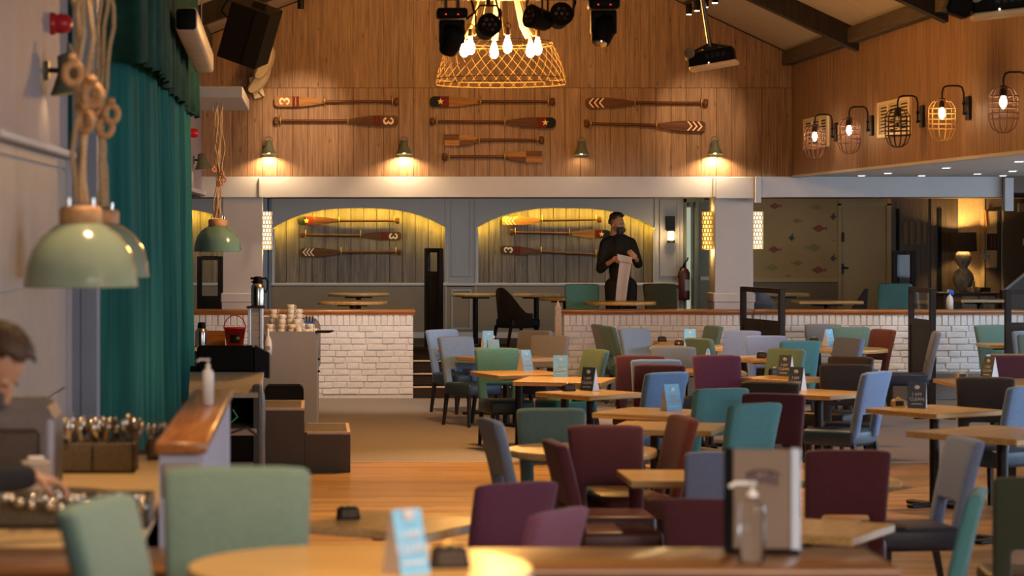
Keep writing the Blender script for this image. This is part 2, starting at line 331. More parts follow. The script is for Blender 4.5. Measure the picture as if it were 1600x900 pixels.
CHAIRCOL = dict(bluegrey=(.17,.23,.335), blue=(.10,.215,.42), skyblue=(.165,.265,.46), teal=(.082,.245,.27), sage=(.125,.215,.185), mint=(.118,.188,.172), maroon=(.085,.022,.032), purple=(.135,.04,.085), pink=(.24,.09,.155), russet=(.15,.035,.022),
  charcoal=(.040,.031,.027), grey=(.20,.20,.22), lilac=(.155,.20,.345), darkgreen=(.045,.055,.035), navy=(.015,.03,.07))
SEATCOL = dict(bluegrey=(.022,.035,.065), blue=(.03,.085,.20), skyblue=(.02,.045,.08), teal=(.012,.03,.03), sage=(.01,.14,.16), mint=(.03,.06,.05), maroon=(.07,.018,.018), purple=(.05,.015,.03), pink=(.06,.02,.03), russet=(.07,.018,.015), charcoal=(.012,.02,.035), grey=(.015,.025,.05), lilac=(.02,.025,.045), darkgreen=(.02,.025,.02), navy=(.01,.015,.03))
FAB = {k: fabric('upholstery_' + k, v) for k, v in CHAIRCOL.items()}
LEA = {k: mat('leatherette_' + k, v, .45, var=.1, scale=40) for k, v in SEATCOL.items()}
def text_mesh(body, size, material, depth=.0015):
    c = bpy.data.curves.new('lettering', 'FONT'); c.body = body; c.size = size; c.extrude = depth; c.align_x = 'CENTER'; c.align_y = 'CENTER'; c.resolution_u = 3
    o = bpy.data.objects.new('lettering', c); COL.objects.link(o); bpy.context.view_layer.update()
    me = bpy.data.meshes.new_from_object(o.evaluated_get(bpy.context.evaluated_depsgraph_get())); bpy.data.objects.remove(o); me.materials.clear(); me.materials.append(material); return me
# ================================================================== THE HALL
XL, XR, YB, PZ = -1.40, 6.09, 32.5, 0.45           # left wall, right bulkhead, oar wall, platform height
YW, ZLOW = 39.5, 2.6                               # back wall of the platform, its ceiling
b = MB().box(-4, 15, 4, 23.5, -.1, 0); struct(b, 'floor', M['floorwood'])
b = MB().box(-4, 15, 23.5, 33.2, -.1, 0).box(-4, 15, 23.46, 23.5, -.1, .004, mat=1); struct(b, 'floor_carpet', [M['carpet'], M['nosing']])
b = MB().box(-5, 15, 32.9, 41.5, -.1, PZ); struct(b, 'floor_platform', M['carpetdark'])
b = MB().box(-3, 1.9, .5, 8.75, -.1, PZ); struct(b, 'floor_front_platform', M['carpetdark'])
# --- roof slopes and the two lower ceilings
def slope(x0, z0, x1, z1, y0, y1, t=.08):
    return MB().add([(x0,y0,z0),(x1,y0,z1),(x1,y1,z1),(x0,y1,z0),(x0,y0,z0+t),(x1,y0,z1+t),(x1,y1,z1+t),(x0,y1,z0+t)], [(0,3,2,1),(4,5,6,7),(0,1,5,4),(1,2,6,5),(2,3,7,6),(3,0,4,7)])
RX, RZ, EL, ER = 2.5, 6.05, 4.58, 4.36
def roof(x): return EL + (RZ-EL)*(x-XL)/(RX-XL) if x < RX else RZ + (ER-RZ)*(x-RX)/(XR-RX)
struct(slope(XL-.1, EL-.04, RX, RZ, 3, YB+.1), 'ceiling_left', M['ceil']); struct(slope(RX, RZ, XR+.1, ER-.047, 3, YB+.1), 'ceiling_right', M['ceil'])
struct(MB().box(XR+.1, 15, 8, YB, 2.81, 2.9), 'ceiling_soffit', M['soffit'])
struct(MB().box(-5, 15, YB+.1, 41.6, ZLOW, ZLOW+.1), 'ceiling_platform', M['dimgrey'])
n = 0
for y in (28.6, 24.6, 20.6, 16.6):                  # dark portal rafters under each slope
    for x0, x1 in ((XL, RX), (RX, XR)):
        n += 1; z0, z1 = roof(x0), roof(x1)
        struct(slope(x0, z0-.24, x1, z1-.24, y-.09, y+.09, .24), 'trim_%d' % n, M['darkwood'])
for x, z, s in ((XR-.13, ER, 1), (XL, EL, 0)):
    n += 1; struct(MB().box(x, x+.13, 10, YB, z-.15, z+.02, bev=.01), 'trim_%d' % n, M['beam'])
# --- oar wall: two bands of single vertical planks on a backing
wb = struct(MB().box(XL-.1, XR+.1, YB+.03, YB+.1, 2.78, 4.30).add([(XL,YB+.04,4.3),(XR,YB+.04,4.3),(XR,YB+.04,4.36),(RX,YB+.04,RZ),(XL,YB+.04,4.58)], [(0,1,2,3,4)]), 'wall_back', M['darkwood'])
PW = .192; k = 0; x = XL
while x < XR - .02:
    x1 = min(x+PW, XR); g = .0016
    MB().box(x+g, x1-g, YB-.02, YB+.035, 2.80, 3.925, bev=.003).build('plank', M['plank'], wb)
    za, zb = roof(x+g)-.02, roof(x1-g)-.02
    MB().prism([(x+g,3.93),(x1-g,3.93),(x1-g,zb),(x+g,za)], YB, YB+.035).build('plank', M['plank'], wb)
    x += PW
# --- right bulkhead of narrow upright planks
wr = struct(MB().box(XR+.03, XR+.1, 8, YB, 2.80, ER), 'wall_right', M['darkwood'])
y = YB
while y > 17:
    MB().box(XR, XR+.035, y-PW+.0016, y-.0016, 2.80, ER-.02, bev=.003).build('plank', M['plank'], wr); y -= PW
MB().box(XR-.012, XR+.1, 8, YB, 2.785, 2.815).build('edge_strip', M['white'], wr)
# --- left wall: lilac boarding above a ledge, beige panels below, jamb, far return
wl = struct(MB().box(XL-.08, XL, 11.2, 14.66, 2.57, EL), 'wall_left', M['lilac'])
struct(MB().box(-2.5, -2.4, 4, 11.2, 0, 4.4).box(-2.4, XL-.08, 11.2, 11.25, 0, 4.4), 'wall_servery', M['tile'])
MB().box(XL-.08, XL+.05, 11.2, 14.7, 2.545, 2.585, bev=.008).build('ledge', M['white'], wl)
ys = [11.2, 12.2, 13.97, 14.66]
for a, c in zip(ys[:-1], ys[1:]):
    z = 0.0
    while z < 2.5:
        MB().box(XL-.08, XL-.01, a+.006, c-.006, z+.006, min(z+.62, 2.545)-.004, bev=.004).build('cladding_panel', M['tile'], wl); z += .62
MB().box(XL-.1, XL-.03, 11.2, 14.66, 0, 2.57).build('backing', M['mortar'], wl)
MB().box(XL-.08, XL, 22, YB, 2.60, EL).build('far_boarding', M['lilac'], wl)
MB().box(XL-.08, XL+.05, 22, YB, 2.56, 2.61, bev=.008).build('far_ledge', M['white'], wl)
b = MB().box(XL-.03, XL+.02, 14.68, 14.74, 0, 2.57, mat=1).box(XL+.02, XL+.16, 14.72, 14.95, 0, 4.4).box(XL+.075, XL+.09, 14.70, 14.72, 0, 4.3)
struct(b, 'trim_20', [M['bluegrey'], M['lav']])
struct(MB().box(-3.2, XL+.15, 15, 25.6, 0, .60).box(-3.2, XL+.2, 14.98, 25.65, .56, .62), 'floor_stage', M['stage'])
struct(MB().box(-3.3, -3.2, 15, 26, 0, 4.6), 'wall_stage', M['stage'])
# --- white beam, brackets and columns in front of the platform
struct(MB().box(XL-.02, 8.75, YB-.02, YB+.28, 2.54, 2.80), 'trim_21', M['white'])
for i, (px0, px1, py0, py1, dd) in enumerate(((404, 408, 277, 308, .03), (1113, 1117, 277, 308, .04), (1117, 1177, 277, 310, .05), (1178, 1187, 276, 317, .09), (1566, 1580, 278, 330, .1))):
    a, c = pos(px0, py1, YB), pos(px1, py0, YB)
    struct(MB().box(a.x, c.x, YB-.02-dd, YB+.02, a.z, min(c.z, 2.80), bev=.005), 'trim_%d' % (22+i), M['white'])
for i, (px0, px1) in enumerate(((348, 410), (1117, 1177))):
    a, c = pos(px0, 400, 32.62), pos(px1, 400, 32.62)
    bb = MB().box(a.x, c.x, 32.62, 33.1, PZ, 2.56, bev=.006).box(a.x-.025, c.x+.025, 32.58, 33.14, PZ+.75, PZ+.87, bev=.012).box(a.x-.01, c.x+.01, 32.60, 33.12, PZ, PZ+.76)
    struct(bb, 'column' if i == 0 else 'column.001', M['white'])
# --- white painted brick half walls, brick by brick, with a varnished cap
BL, BH, JT = .207, .070, .009
brick_me = []
for q in range(5):
    rr = random.Random(q); bmh = bmesh.new(); bmesh.ops.create_cube(bmh, size=1)
    for v in bmh.verts: v.co = Vector((v.co.x*BL, v.co.y*.05 + rr.uniform(-.004, .004), v.co.z*BH)) + Vector((rr.uniform(-.003,.003), 0, rr.uniform(-.003,.003)))
    bmesh.ops.bevel(bmh, geom=bmh.edges[:], offset=.007, segments=1, affect='EDGES'); brick_me.append(MB().bm(bmh).mesh('brick', M['brick']))
def halfbrick(L):
    bmh = MB().box(-L/2, L/2, -.025, .025, -BH/2, BH/2, bev=.007); return bmh.mesh('brick', M['brick'])
hb = {}
def brickwall(name, x0, x1, y, zlow=0.0, skip=None):
    wl_ = struct(MB().box(x0, x1, y-.010, y+.24, 0, 1.07), name, M['mortar']); rr = random.Random(3)
    zs = .885; row = 0; z = .878
    while z - BH/2 > zlow - .02:
        x = x0 - (.0 if row % 2 else (BL+JT)/2)
        while x < x1 - .03:
            bl_ = rr.choice((BL, BL, BL, .14, .17, .24)); a, c = max(x, x0), min(x+bl_, x1)
            if c - a > .03 and not (skip and skip((a+c)/2, z)):
                L = c-a
                if abs(L-BL) < .006: me = rr.choice(brick_me)
                else:
                    key = round(L, 2); me = hb.setdefault(key, halfbrick(key))
                put('brick', me, wl_, ((a+c)/2, y + rr.uniform(-.011, .006), z + rr.uniform(-.003,.003)))
            x += bl_ + JT
        z -= BH + JT; row += 1
    sm = MB().box(-.034, .034, -.026, .026, -.075, .075, bev=.007).mesh('brick', M['brick']); x = x0 + .036
    while x < x1 - .02:
        put('brick', sm, wl_, (x, y + rr.uniform(-.007, .004), .992)); x += .079
    MB().box(x0-.03, x1+.03, y-.05, y+.29, 1.068, 1.118, bev=.014, seg=2).box(x0-.02, x1+.02, y-.035, y+.27, 1.05, 1.07).build('cap_rail', M['cap'], wl_)
    return wl_
YBR = 32.3
def hidden(x, z): return z < .30 and x > 3.55      # below the plinth or behind the crowd of chairs
brickwall('wall_partition_left', -1.9, 1.27, YBR)
wp = brickwall('wall_partition_middle', 3.17, 5.55, YBR, .05, None)
brickwall('wall_partition_right', 5.57, 9.35, YBR, .30)
MB().box(5.6, 9.35, YBR-.35, YBR-.03, 0, .34, bev=.01).build('plinth', M['carpet'], wp)
struct(MB().box(3.06, 3.14, YBR-.06, YBR+.05, 0, 1.13, bev=.012).add([(3.06,YBR-.06,1.13),(3.14,YBR-.06,1.13),(3.14,YBR+.05,1.13),(3.06,YBR+.05,1.13),(3.10,YBR,1.24)], [(0,1,4),(1,2,4),(2,3,4),(3,0,4)]), 'trim_30', M['nosing'])
# --- three carpeted steps with pale nosings between the walls
st = struct(MB().box(1.27, 3.07, 32.3, 32.95, 0, .13), 'steps', M['carpetdark'])
for i, (y, z) in enumerate(((32.3, .15), (32.6, .30), (32.88, .45))):
    MB().box(1.27, 3.07, y+.01, 33.0, z-.15, z-.01).build('step', M['carpetdark'], st)
    MB().box(1.27, 3.07, y-.02, y+.05, z-.022, z, bev=.006).build('step_nosing', M['nosing'], st)
# ------------------------------------------------------------------ back wall of the platform with three arched niches
S9 = YW/FPX
def bx(px): return (px-PX0)*S9
def bz(py): return CH-(py-PY0)*S9
ZD, ZSP, ZT = bz(443), bz(356), bz(325)
wp2 = struct(MB().box(-5, 6.0, YW+.28, YW+.35, PZ, ZLOW), 'wall_platform', M['mortar'])
arches = [(bx(109), bx(379)), (bx(427), bx(697)), (bx(745), bx(1023))]
edges = [-5] + [v for a in arches for v in a] + [bx(1068)]
for i in range(0, len(edges), 2):
    MB().box(edges[i], edges[i+1], YW, YW+.3, ZD-.05, ZLOW).build('pier', M['greypaint'], wp2)
MB().box(-5, bx(1068), YW, YW+.3, PZ, ZD-.03).build('dado', M['dado'], wp2)
MB().box(-5, bx(1068), YW-.035, YW+.02, ZD-.035, ZD+.01, bev=.008).build('dado_rail', M['white'], wp2)
MB().box(-5, bx(1068), YW-.02, YW, PZ, PZ+.09).build('skirting', M['white'], wp2)
for a, c in arches:
    m, h = (a+c)/2, (c-a)/2; vs, fs, N = [], [], 28; RA = (h*h+(ZT-ZSP)**2)/(2*(ZT-ZSP))
    for y in (YW, YW+.28):
        for i in range(N+1):
            t = -1+2*i/N; vs += [(m+h*t, y, ZSP+(ZT-ZSP)*(1-abs(t)**2.7)), (m+h*t, y, ZLOW)]
    q = 2*(N+1)
    for i in range(N):
        j = 2*i; fs += [(j,j+2,j+3,j+1), (q+j+1,q+j+3,q+j+2,q+j), (j,q+j,q+j+2,j+2)]
    MB().add(vs, fs).build('arch', M['greypaint'], wp2)
    x = a
    while x < c - .03:
        MB().box(x+.003, min(x+.2, c)-.003, YW+.20, YW+.28, ZD-.02, ZT+.05, bev=.004).build('plank', M['plank_dark'], wp2); x += .2
    for s in (a, c): MB().box(s-.022, s+.022, YW-.012, YW+.0, ZD, ZSP-.02).build('niche_moulding', M['white'], wp2)
    for k in range(15):                              # hidden strip lamps following the underside of each arch
        xx = h*(k-7)/7.35; za_ = ZSP+(ZT-ZSP)*(1-abs(xx/h)**2.7)
        lamp('AREA', (m+xx, YW+.05, za_-.02), 1.3, (1, .64, .05), (m+xx, YW+.30, za_-.42), shape='RECTANGLE', size=.06, size_y=.04)
# raised panels on the piers
for px0, px1 in ((705, 737), (1031, 1061)):
    for py0, py1 in ((312, 432), (452, 515)):
        x0, x1, z0, z1 = bx(px0), bx(px1), bz(py1), bz(py0)
        MB().cells([x0, x0+.03, x1-.03, x1], [z0, z0+.03, z1-.03, z1], lambda i, j: not (i == 1 and j == 1), YW-.02, YW+.001).build('panel_moulding', M['greypaint'], wp2)
for px in (697, 743, 1024, 1066): MB().box(bx(px)-.012, bx(px)+.012, YW-.018, YW+.001, PZ+.09, ZLOW).build('pilaster_bead', M['greypaint'], wp2)
struct(MB().box(bx(410), bx(418), YW-.25, YW, PZ, ZLOW).box(bx(420), bx(424), YW-.05, YW, PZ, ZLOW), 'trim_31', M['bluegrey'])
# doorway to the lit corridor beside the right pier
struct(MB().box(bx(1068), bx(1100), YW+1.2, YW+1.3, PZ, ZLOW), 'wall_corridor', M['dimgrey'])
d1 = struct(MB().box(bx(1075), bx(1086), YW+.3, YW+.34, PZ+.1, bz(318)), 'door_1', M['sage'])
MB().box(bx(1077), bx(1083), YW+.27, YW+.30, PZ+.3, bz(324)).build('door_glass', emis('lit_corridor_glass', (.75,.85,.62), .45), d1)
struct(MB().box(bx(1087), bx(1091), YW-.05, YW+.3, PZ, ZLOW).box(bx(1068), bx(1072), YW-.03, YW+.3, PZ, ZLOW).box(bx(1066), bx(1100), YW-.03, YW+.3, bz(316), ZLOW), 'trim_32', M['sage'])
d2 = struct(MB().box(bx(1092), bx(1116), YW, YW+.06, PZ, bz(312)), 'door_2', mat('grey_green_door', (.10,.115,.09), .5))
MB().box(bx(1094), bx(1114), YW-.02, YW, bz(438), bz(432)).build('door_rail', M['greypaint'], d2)
# fish wallpaper wall, dado and doors on the right
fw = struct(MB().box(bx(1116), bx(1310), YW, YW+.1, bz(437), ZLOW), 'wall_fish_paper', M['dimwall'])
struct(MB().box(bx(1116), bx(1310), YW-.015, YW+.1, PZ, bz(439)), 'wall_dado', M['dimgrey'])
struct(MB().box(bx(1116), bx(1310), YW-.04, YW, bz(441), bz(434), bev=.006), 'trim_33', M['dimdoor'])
def fish(px, py, L, m, flip=1, angel=False):
    x, z = bx(px), bz(py); s = L/2*flip; o = []
    if angel: o = [(x-s,z),(x-.2*s,z+L*.42),(x+.5*s,z+L*.85),(x+.3*s,z+L*.2),(x+s,z+L*.15),(x+.8*s,z),(x+s,z-L*.15),(x+.3*s,z-L*.2),(x+.3*s,z-L*.5),(x-.2*s,z-L*.4)]
    else: o = [(x-s,z),(x-.6*s,z+L*.13),(x-.1*s,z+L*.26),(x+.3*s,z+L*.12),(x+.6*s,z+L*.04),(x+s,z+L*.15),(x+.85*s,z),(x+s,z-L*.13),(x+.6*s,z-L*.04),(x+.2*s,z-L*.14),(x-.2*s,z-L*.24),(x-.6*s,z-L*.13)]
    MB().prism(o, YW-.003, YW+.001).build('fish_print', m, fw)
for px, py, L, m, f, an in ((1212,322,.2,'fishred',1,0),(1211,390,.22,'fishred',1,0),(1281,357,.24,'fishred',1,0),(1280,422,.24,'fishred',1,0),(1302,339,.1,'fishink',1,1),(1237,372,.1,'fishink',1,1),(1302,404,.1,'fishink',1,1),(1246,345,.17,'fishgold',1,0),(1245,411,.19,'fishgold',-1,0),(1303,376,.06,'fishgold',1,0),(1270,387,.26,'fishgreen',-1,0),(1205,418,.22,'fishgreen',-1,0),(1275,324,.2,'fishgreen',-1,0),(1232,431,.1,'fishgold',1,0)):
    fish(px, py, L, M[m], f, an)
d3 = struct(MB().box(bx(1314), bx(1385), YW+.02, YW+.08, PZ, bz(322)), 'door_3', M['dimdoor'])
h = MB().box(bx(1314.5), bx(1318.5), YW-.005, YW+.02, bz(428), bz(412)).tube([(bx(1316.5), YW-.03, bz(418)), (bx(1325), YW-.04, bz(418.5))], .012)
h.build('door_handle', M['blackmetal'], d3); MB().box(bx(1315), bx(1319.5), YW, YW+.02, bz(378), bz(363), bev=.01).build('door_lock', M['blackmetal'], d3)
struct(MB().box(bx(1309), bx(1314), YW-.03, YW+.1, PZ, bz(318)).box(bx(1385), bx(1392), YW-.03, YW+.1, PZ, bz(318)).box(bx(1309), bx(1392), YW-.03, YW+.1, bz(321), bz(316)).box(bx(1309), bx(1392), YW, YW+.1, bz(316), ZLOW), 'trim_34', M['dimdoor'])
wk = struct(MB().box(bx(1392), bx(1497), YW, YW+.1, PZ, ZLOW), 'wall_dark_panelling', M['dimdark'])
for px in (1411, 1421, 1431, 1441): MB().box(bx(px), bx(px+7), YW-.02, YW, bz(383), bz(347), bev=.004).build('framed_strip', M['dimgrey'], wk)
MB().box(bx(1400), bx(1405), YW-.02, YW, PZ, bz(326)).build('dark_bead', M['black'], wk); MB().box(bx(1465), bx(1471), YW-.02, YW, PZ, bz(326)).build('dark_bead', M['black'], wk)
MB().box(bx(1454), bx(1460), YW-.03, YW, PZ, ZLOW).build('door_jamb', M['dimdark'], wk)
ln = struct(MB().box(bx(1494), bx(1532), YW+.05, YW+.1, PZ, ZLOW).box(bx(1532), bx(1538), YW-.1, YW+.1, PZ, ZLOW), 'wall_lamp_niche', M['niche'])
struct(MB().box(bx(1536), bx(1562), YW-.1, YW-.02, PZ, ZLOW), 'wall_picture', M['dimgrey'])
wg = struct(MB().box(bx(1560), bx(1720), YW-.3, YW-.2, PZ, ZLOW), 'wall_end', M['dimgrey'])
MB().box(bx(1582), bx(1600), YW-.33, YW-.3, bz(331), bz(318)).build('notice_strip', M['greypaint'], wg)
struct(MB().box(11.4, 11.5, 32.6, 41, 0, 2.6), 'wall_daylight_block', M['dimgrey'])  # unseen wall added to keep the side daylight off the platform
for xx, yy, ee in ((-1.5,36.4,70),(.8,36.4,70),(2.3,36.4,70),(4.9,36.4,60),(6.6,37.0,34),(8.3,37.0,22)): lamp('SPOT', (xx, yy, 2.57), ee, (1,.86,.74) if xx < 5 else (1,.68,.34), (xx, yy+2.2, .6), spot_size=R(140), spot_blend=.8, shadow_soft_size=.1)  # unseen warm spots added under this ceiling to brighten piers and alcove
struct(MB().box(13.9, 14, 8, 42, 2.75, 3).box(13.9, 14, 8, 42, 0, .9), 'wall_window_side', M['white'])
# ================================================================== FITTINGS ON THE WALLS
def star(r, n=5): return [((r if k % 2 == 0 else r*.40)*math.sin(math.pi*k/n), (r if k % 2 == 0 else r*.40)*math.cos(math.pi*k/n)) for k in range(2*n)]
def three(r=.045):                                  # ornate 3 drawn as two fat curls with ball ends (upright, centred)
    m = MB(); w_ = r*.17
    for s in (1, -1):
        pts, rad = [], []
        for k in range(13):
            a = R(150 - 240*k/12); pts.append((r*.62*math.cos(a), 0, s*(r*.52 + r*.50*math.sin(a)))); rad.append(r*(.10+.16*math.sin(math.pi*k/12)))
        m.tube(pts, rad, 6)
        m.lathe([(r*.24, -.004), (r*.24, .004)], 12, Matrix.Translation((pts[0][0]+r*.03, 0, pts[0][2]-s*r*.12)) @ Matrix.Rotation(R(90), 4, 'X'))
    flat = MB(); flat.v = [(x, y*.12 - .004, z) for x, y, z in m.v]; flat.f, flat.m, flat.sm = m.f, m.m, m.sm
    return flat
def oar(pxl, pxr, py, left, style, d, L0, label, group, wood_m, py2=None, bl=None):
    """oar along X on hooks; its blade on the left or right end; style: three / star / chevron / check"""
    a, c = pos(pxl, py, d), pos(pxr, py if py2 is None else py2, d); L = (c-a).length
    ang = math.atan2(c.z-a.z, c.x-a.x)
    t = thing('oar', label, 'oar', ((a.x+c.x)/2, d-.06, (a.z+c.z)/2), 0, group, rot=(0, -ang, 0))
    s = -1 if left else 1                            # blade towards s*X
    BLn = bl or L*.40; wv = .066 if style != 'check' else .072
    x_t, x_r = s*L/2, s*(L/2-BLn)
    prof = []; N = 16
    for k in range(N+1):
        u = k/N; wd = wv*min(1, .35+.65*min(1, math.sin(min(1, (1-u)/.62)*math.pi/2)**1.1)) if style != 'check' else wv*(1 if u < .42 else max(.3, math.cos((u-.42)/.58*1.25)))
        if u < .06 and style != 'check': wd *= .62+.38*math.sqrt(u/.06)
        if u >= .98: wd = min(wd, .022)
        prof.append((x_t + (x_r-x_t)*u, wd))
    def slab(i0, i1, m, nm, y0=-.014, y1=.010, half=None):
        P = prof[i0:i1+1]
        o = [(x, wd if half in (None, 1) else 0) for x, wd in P] + [(x, -wd if half in (None, -1) else 0) for x, wd in reversed(P)]
        return MB().prism(o, y0, y1).build(nm, M[m], t)
    if style == 'check':
        slab(0, 7, 'oardark', 'blade_panel', half=1); slab(0, 7, 'oarlight', 'blade_panel', half=-1); slab(7, N, 'oarlight', 'blade_panel', half=1); slab(7, N, 'oardark', 'blade_panel', half=-1)
    elif style == 'star':
        slab(0, 3, 'oarblack', 'painted_tip'); slab(3, 6, 'oarred', 'red_band'); slab(6, N, wood_m, 'blade')
        cx = x_t - s*BLn*.205; MB().prism([(cx+x, z) for x, z in star(.044)], -.018, -.013).build('star', M['yellow'], t)
    else:
        slab(0, N, wood_m, 'blade')
        if style == 'three':
            rm = Matrix.Translation((x_t - s*BLn*.2, -.014, 0)) @ Matrix.Rotation(R(90)*s, 4, 'Y')
            q = three(.056); MB().add(q.v, q.f, rm).build('figure_three', M['cream'], t)
            for q_ in (.36, .44): MB().box(min(x_t-s*BLn*q_, x_t-s*BLn*(q_+.055)), max(x_t-s*BLn*q_, x_t-s*BLn*(q_+.055)), -.017, -.013, -wv*.98, wv*.98).build('red_band', M['oarred'], t)
        else:
            for k in range(5 if style == 'chevron' else 3):
                cx = x_t - s*BLn*(.06+.052*k*(1 if style == 'chevron' else 1.7)); e = .05; wc = .022
                mm = 'oarred' if k % 2 and style == 'chevron' else 'cream'
                MB().prism([(cx, 0), (cx-s*e, wv*.9), (cx-s*(e+wc), wv*.9), (cx-s*wc, 0), (cx-s*(e+wc), -wv*.9), (cx-s*e, -wv*.9)], -.0175-.0003*k, -.013).build('chevron', M[mm], t)
    MB().tube([(x_r+s*.03, 0, 0), (-s*L/2+s*.03, 0, 0)], [.020, .017], 10).build('shaft', M['oardark'], t)
    MB().box(-.03, .03, -.026, .026, -.048, .048, bev=.02, seg=2, M=Matrix.Translation((-s*L/2+s*.02, 0, 0))).build('grip', M['oardark'], t)
    for xx in (x_r - s*.01, -s*L/2 + s*.075):
        MB().tube([(xx, .05, .075), (xx, .0, .07), (xx, -.024, .02), (xx, -.024, -.02), (xx, 0, -.045), (xx, .05, -.05)], .0055, 6).build('hook', M['brass'], t)
    return t
G1, G2 = 'oars on the timber wall', 'oars in the arched niches'
YO = YB-.02
oar(429, 622, 159, 1, 'three', YO, 0, 'amber oar with an upward 3 and two red bands, top left of timber wall', G1, 'oarlight')
oar(429, 622, 189, 0, 'three', YO, 0, 'dark brown oar with a 3 on its right blade, under the amber oar', G1, 'oardark')
oar(672, 865, 159, 1, 'star', YO, 0, 'oar with star blade on the left, top of the middle four', G1, 'oarlight')
oar(673, 867, 190, 0, 'star', YO, 0, 'oar with star blade on the right, second of the middle four', G1, 'oardark', 192)
oar(694, 848, 219, 1, 'check', YO, 0, 'short chequered oar with blade on the left, third of the middle four', G1, 'oardark', bl=.43)
oar(692, 846, 245, 0, 'check', YO, 0, 'short chequered oar with blade on the right, lowest of the middle four', G1, 'oardark', bl=.46)
oar(914, 1104, 161, 1, 'chevron', YO, 0, 'dark oar with red and cream chevrons on its left blade, top right of timber wall', G1, 'oardark')
oar(913, 1101, 193, 0, 'chevron', YO, 0, 'dark oar with red and cream chevrons on its right blade, right of timber wall', G1, 'oardark', 198)
YN = YW+.18
oar(466, 623, 345, 1, 'star', YN, 0, 'star-bladed oar at top of the left arched niche', G2, 'oardark')
oar(470, 627, 367, 0, 'three', YN, 0, 'dark oar with a 3 on its right blade in left arched niche', G2, 'oardark', 369)
oar(469, 626, 394, 1, 'chevron3', YN, 0, 'dark oar with pale chevrons, lowest in the left arched niche', G2, 'oardark')
oar(784, 938, 345.5, 1, 'chevron3', YN, 0, 'amber oar with yellow chevrons at top of the right arched niche', G2, 'oarlight', 343)
oar(797, 952, 363, 0, 'star', YN, 0, 'star-bladed oar behind the head of the man in black', G2, 'oarlight', 366)
oar(781, 938, 390, 1, 'three', YN, 0, 'dark oar with a 3 on its left blade, lowest in right niche', G2, 'oardark', 398)

# ---- enamel wall lamps: plate, stem, hood with loop, bulb
def wall_lamp(loc, rz, label, e, lit_=True, sc_=1.0):
    t = thing('wall_lamp', label, 'lamp', loc, rz, 'green enamel wall lamps'); t.scale = (sc_,)*3
    MB().lathe([(.045,0),(.045,.02)], 14, Matrix.Rotation(R(90), 4, 'X') ).build('wall_plate', M['cork'] if sc_ > 1.2 else M['sage'], t)
    MB().tube([(0,-.01,0),(0,-.07,.0),(0,-.10,.03)], .012, 8).build('arm', M['blackmetal'], t)
    T = Matrix.Translation((0,-.11,0)) @ Matrix.Rotation(R(-8), 4, 'X')
    MB().lathe([(.03,.075),(.045,.07),(.052,.0),(.06,-.02),(.095,-.09),(.10,-.105),(.094,-.105),(.055,-.02),(.045,.0)], 20, T, caps=False).lathe([(.001,.082),(.03,.075)], 16, T).build('hood', M['sage'], t)
    MB().tube([Vector((.052*math.cos(a), -.11, .07+.052*math.sin(a))) for a in [math.pi*k/10 for k in range(11)]], .006, 6).build('loop', M['sage'], t)
    MB().ell((0,-.105,-.055), (.032,.032,.04), u=10, v=7).build('bulb', M['bulb'] if lit_ else M['shadein'], t)
    if lit_: lamp('SPOT', Vector(loc) + Matrix.Rotation(rz, 3, 'Z') @ Vector((0,-.115,-.075))*sc_, e, (1,.68,.36), Vector(loc)+Matrix.Rotation(rz, 3, 'Z') @ Vector((0,-.07,-1))*sc_, spot_size=R(150), spot_blend=.6, shadow_soft_size=.03)
    return t
for px, lb, e in ((420, 'lit green wall lamp under the left pair of oars', 130), (631, 'lit green wall lamp between left and middle oars', 160), (1115, 'lit green wall lamp under the right pair of oars', 160)):
    wall_lamp(pos(px, 229, YO), 0, lb, e)
wall_lamp(pos(907, 230, YO), 0, 'dim green wall lamp between middle and right oars', 5)
wall_lamp(pos(69, 110, 13.4), R(90), 'green wall lamp on the lilac boarding beside the near ropes', 3, True, 1.15).location.x = XL
wall_lamp(pos(299, 250, 30.0), R(90), 'small green wall lamp on the far lilac boarding by the curtain', 1.5).location.x = XL
for px, py, d, lb in ((78, 37, 13.7, 'red alarm sounder on lilac wall by the near ropes'), (295, 208, 29, 'red alarm sounder high by the curtain edge')):
    p = pos(px, py, d); t = thing('alarm_sounder', lb, 'alarm', (XL, d, p.z), R(90), 'red alarm sounders'); Q = Matrix.Rotation(R(90), 4, 'X')
    MB().lathe([(.06,0),(.06,.02),(.052,.03)], 18, Q).build('base', M['red'], t); MB().lathe([(.05,.03),(.055,.06),(.046,.10),(.02,.115)], 18, Q).build('sounder_cap', M['red'], t)
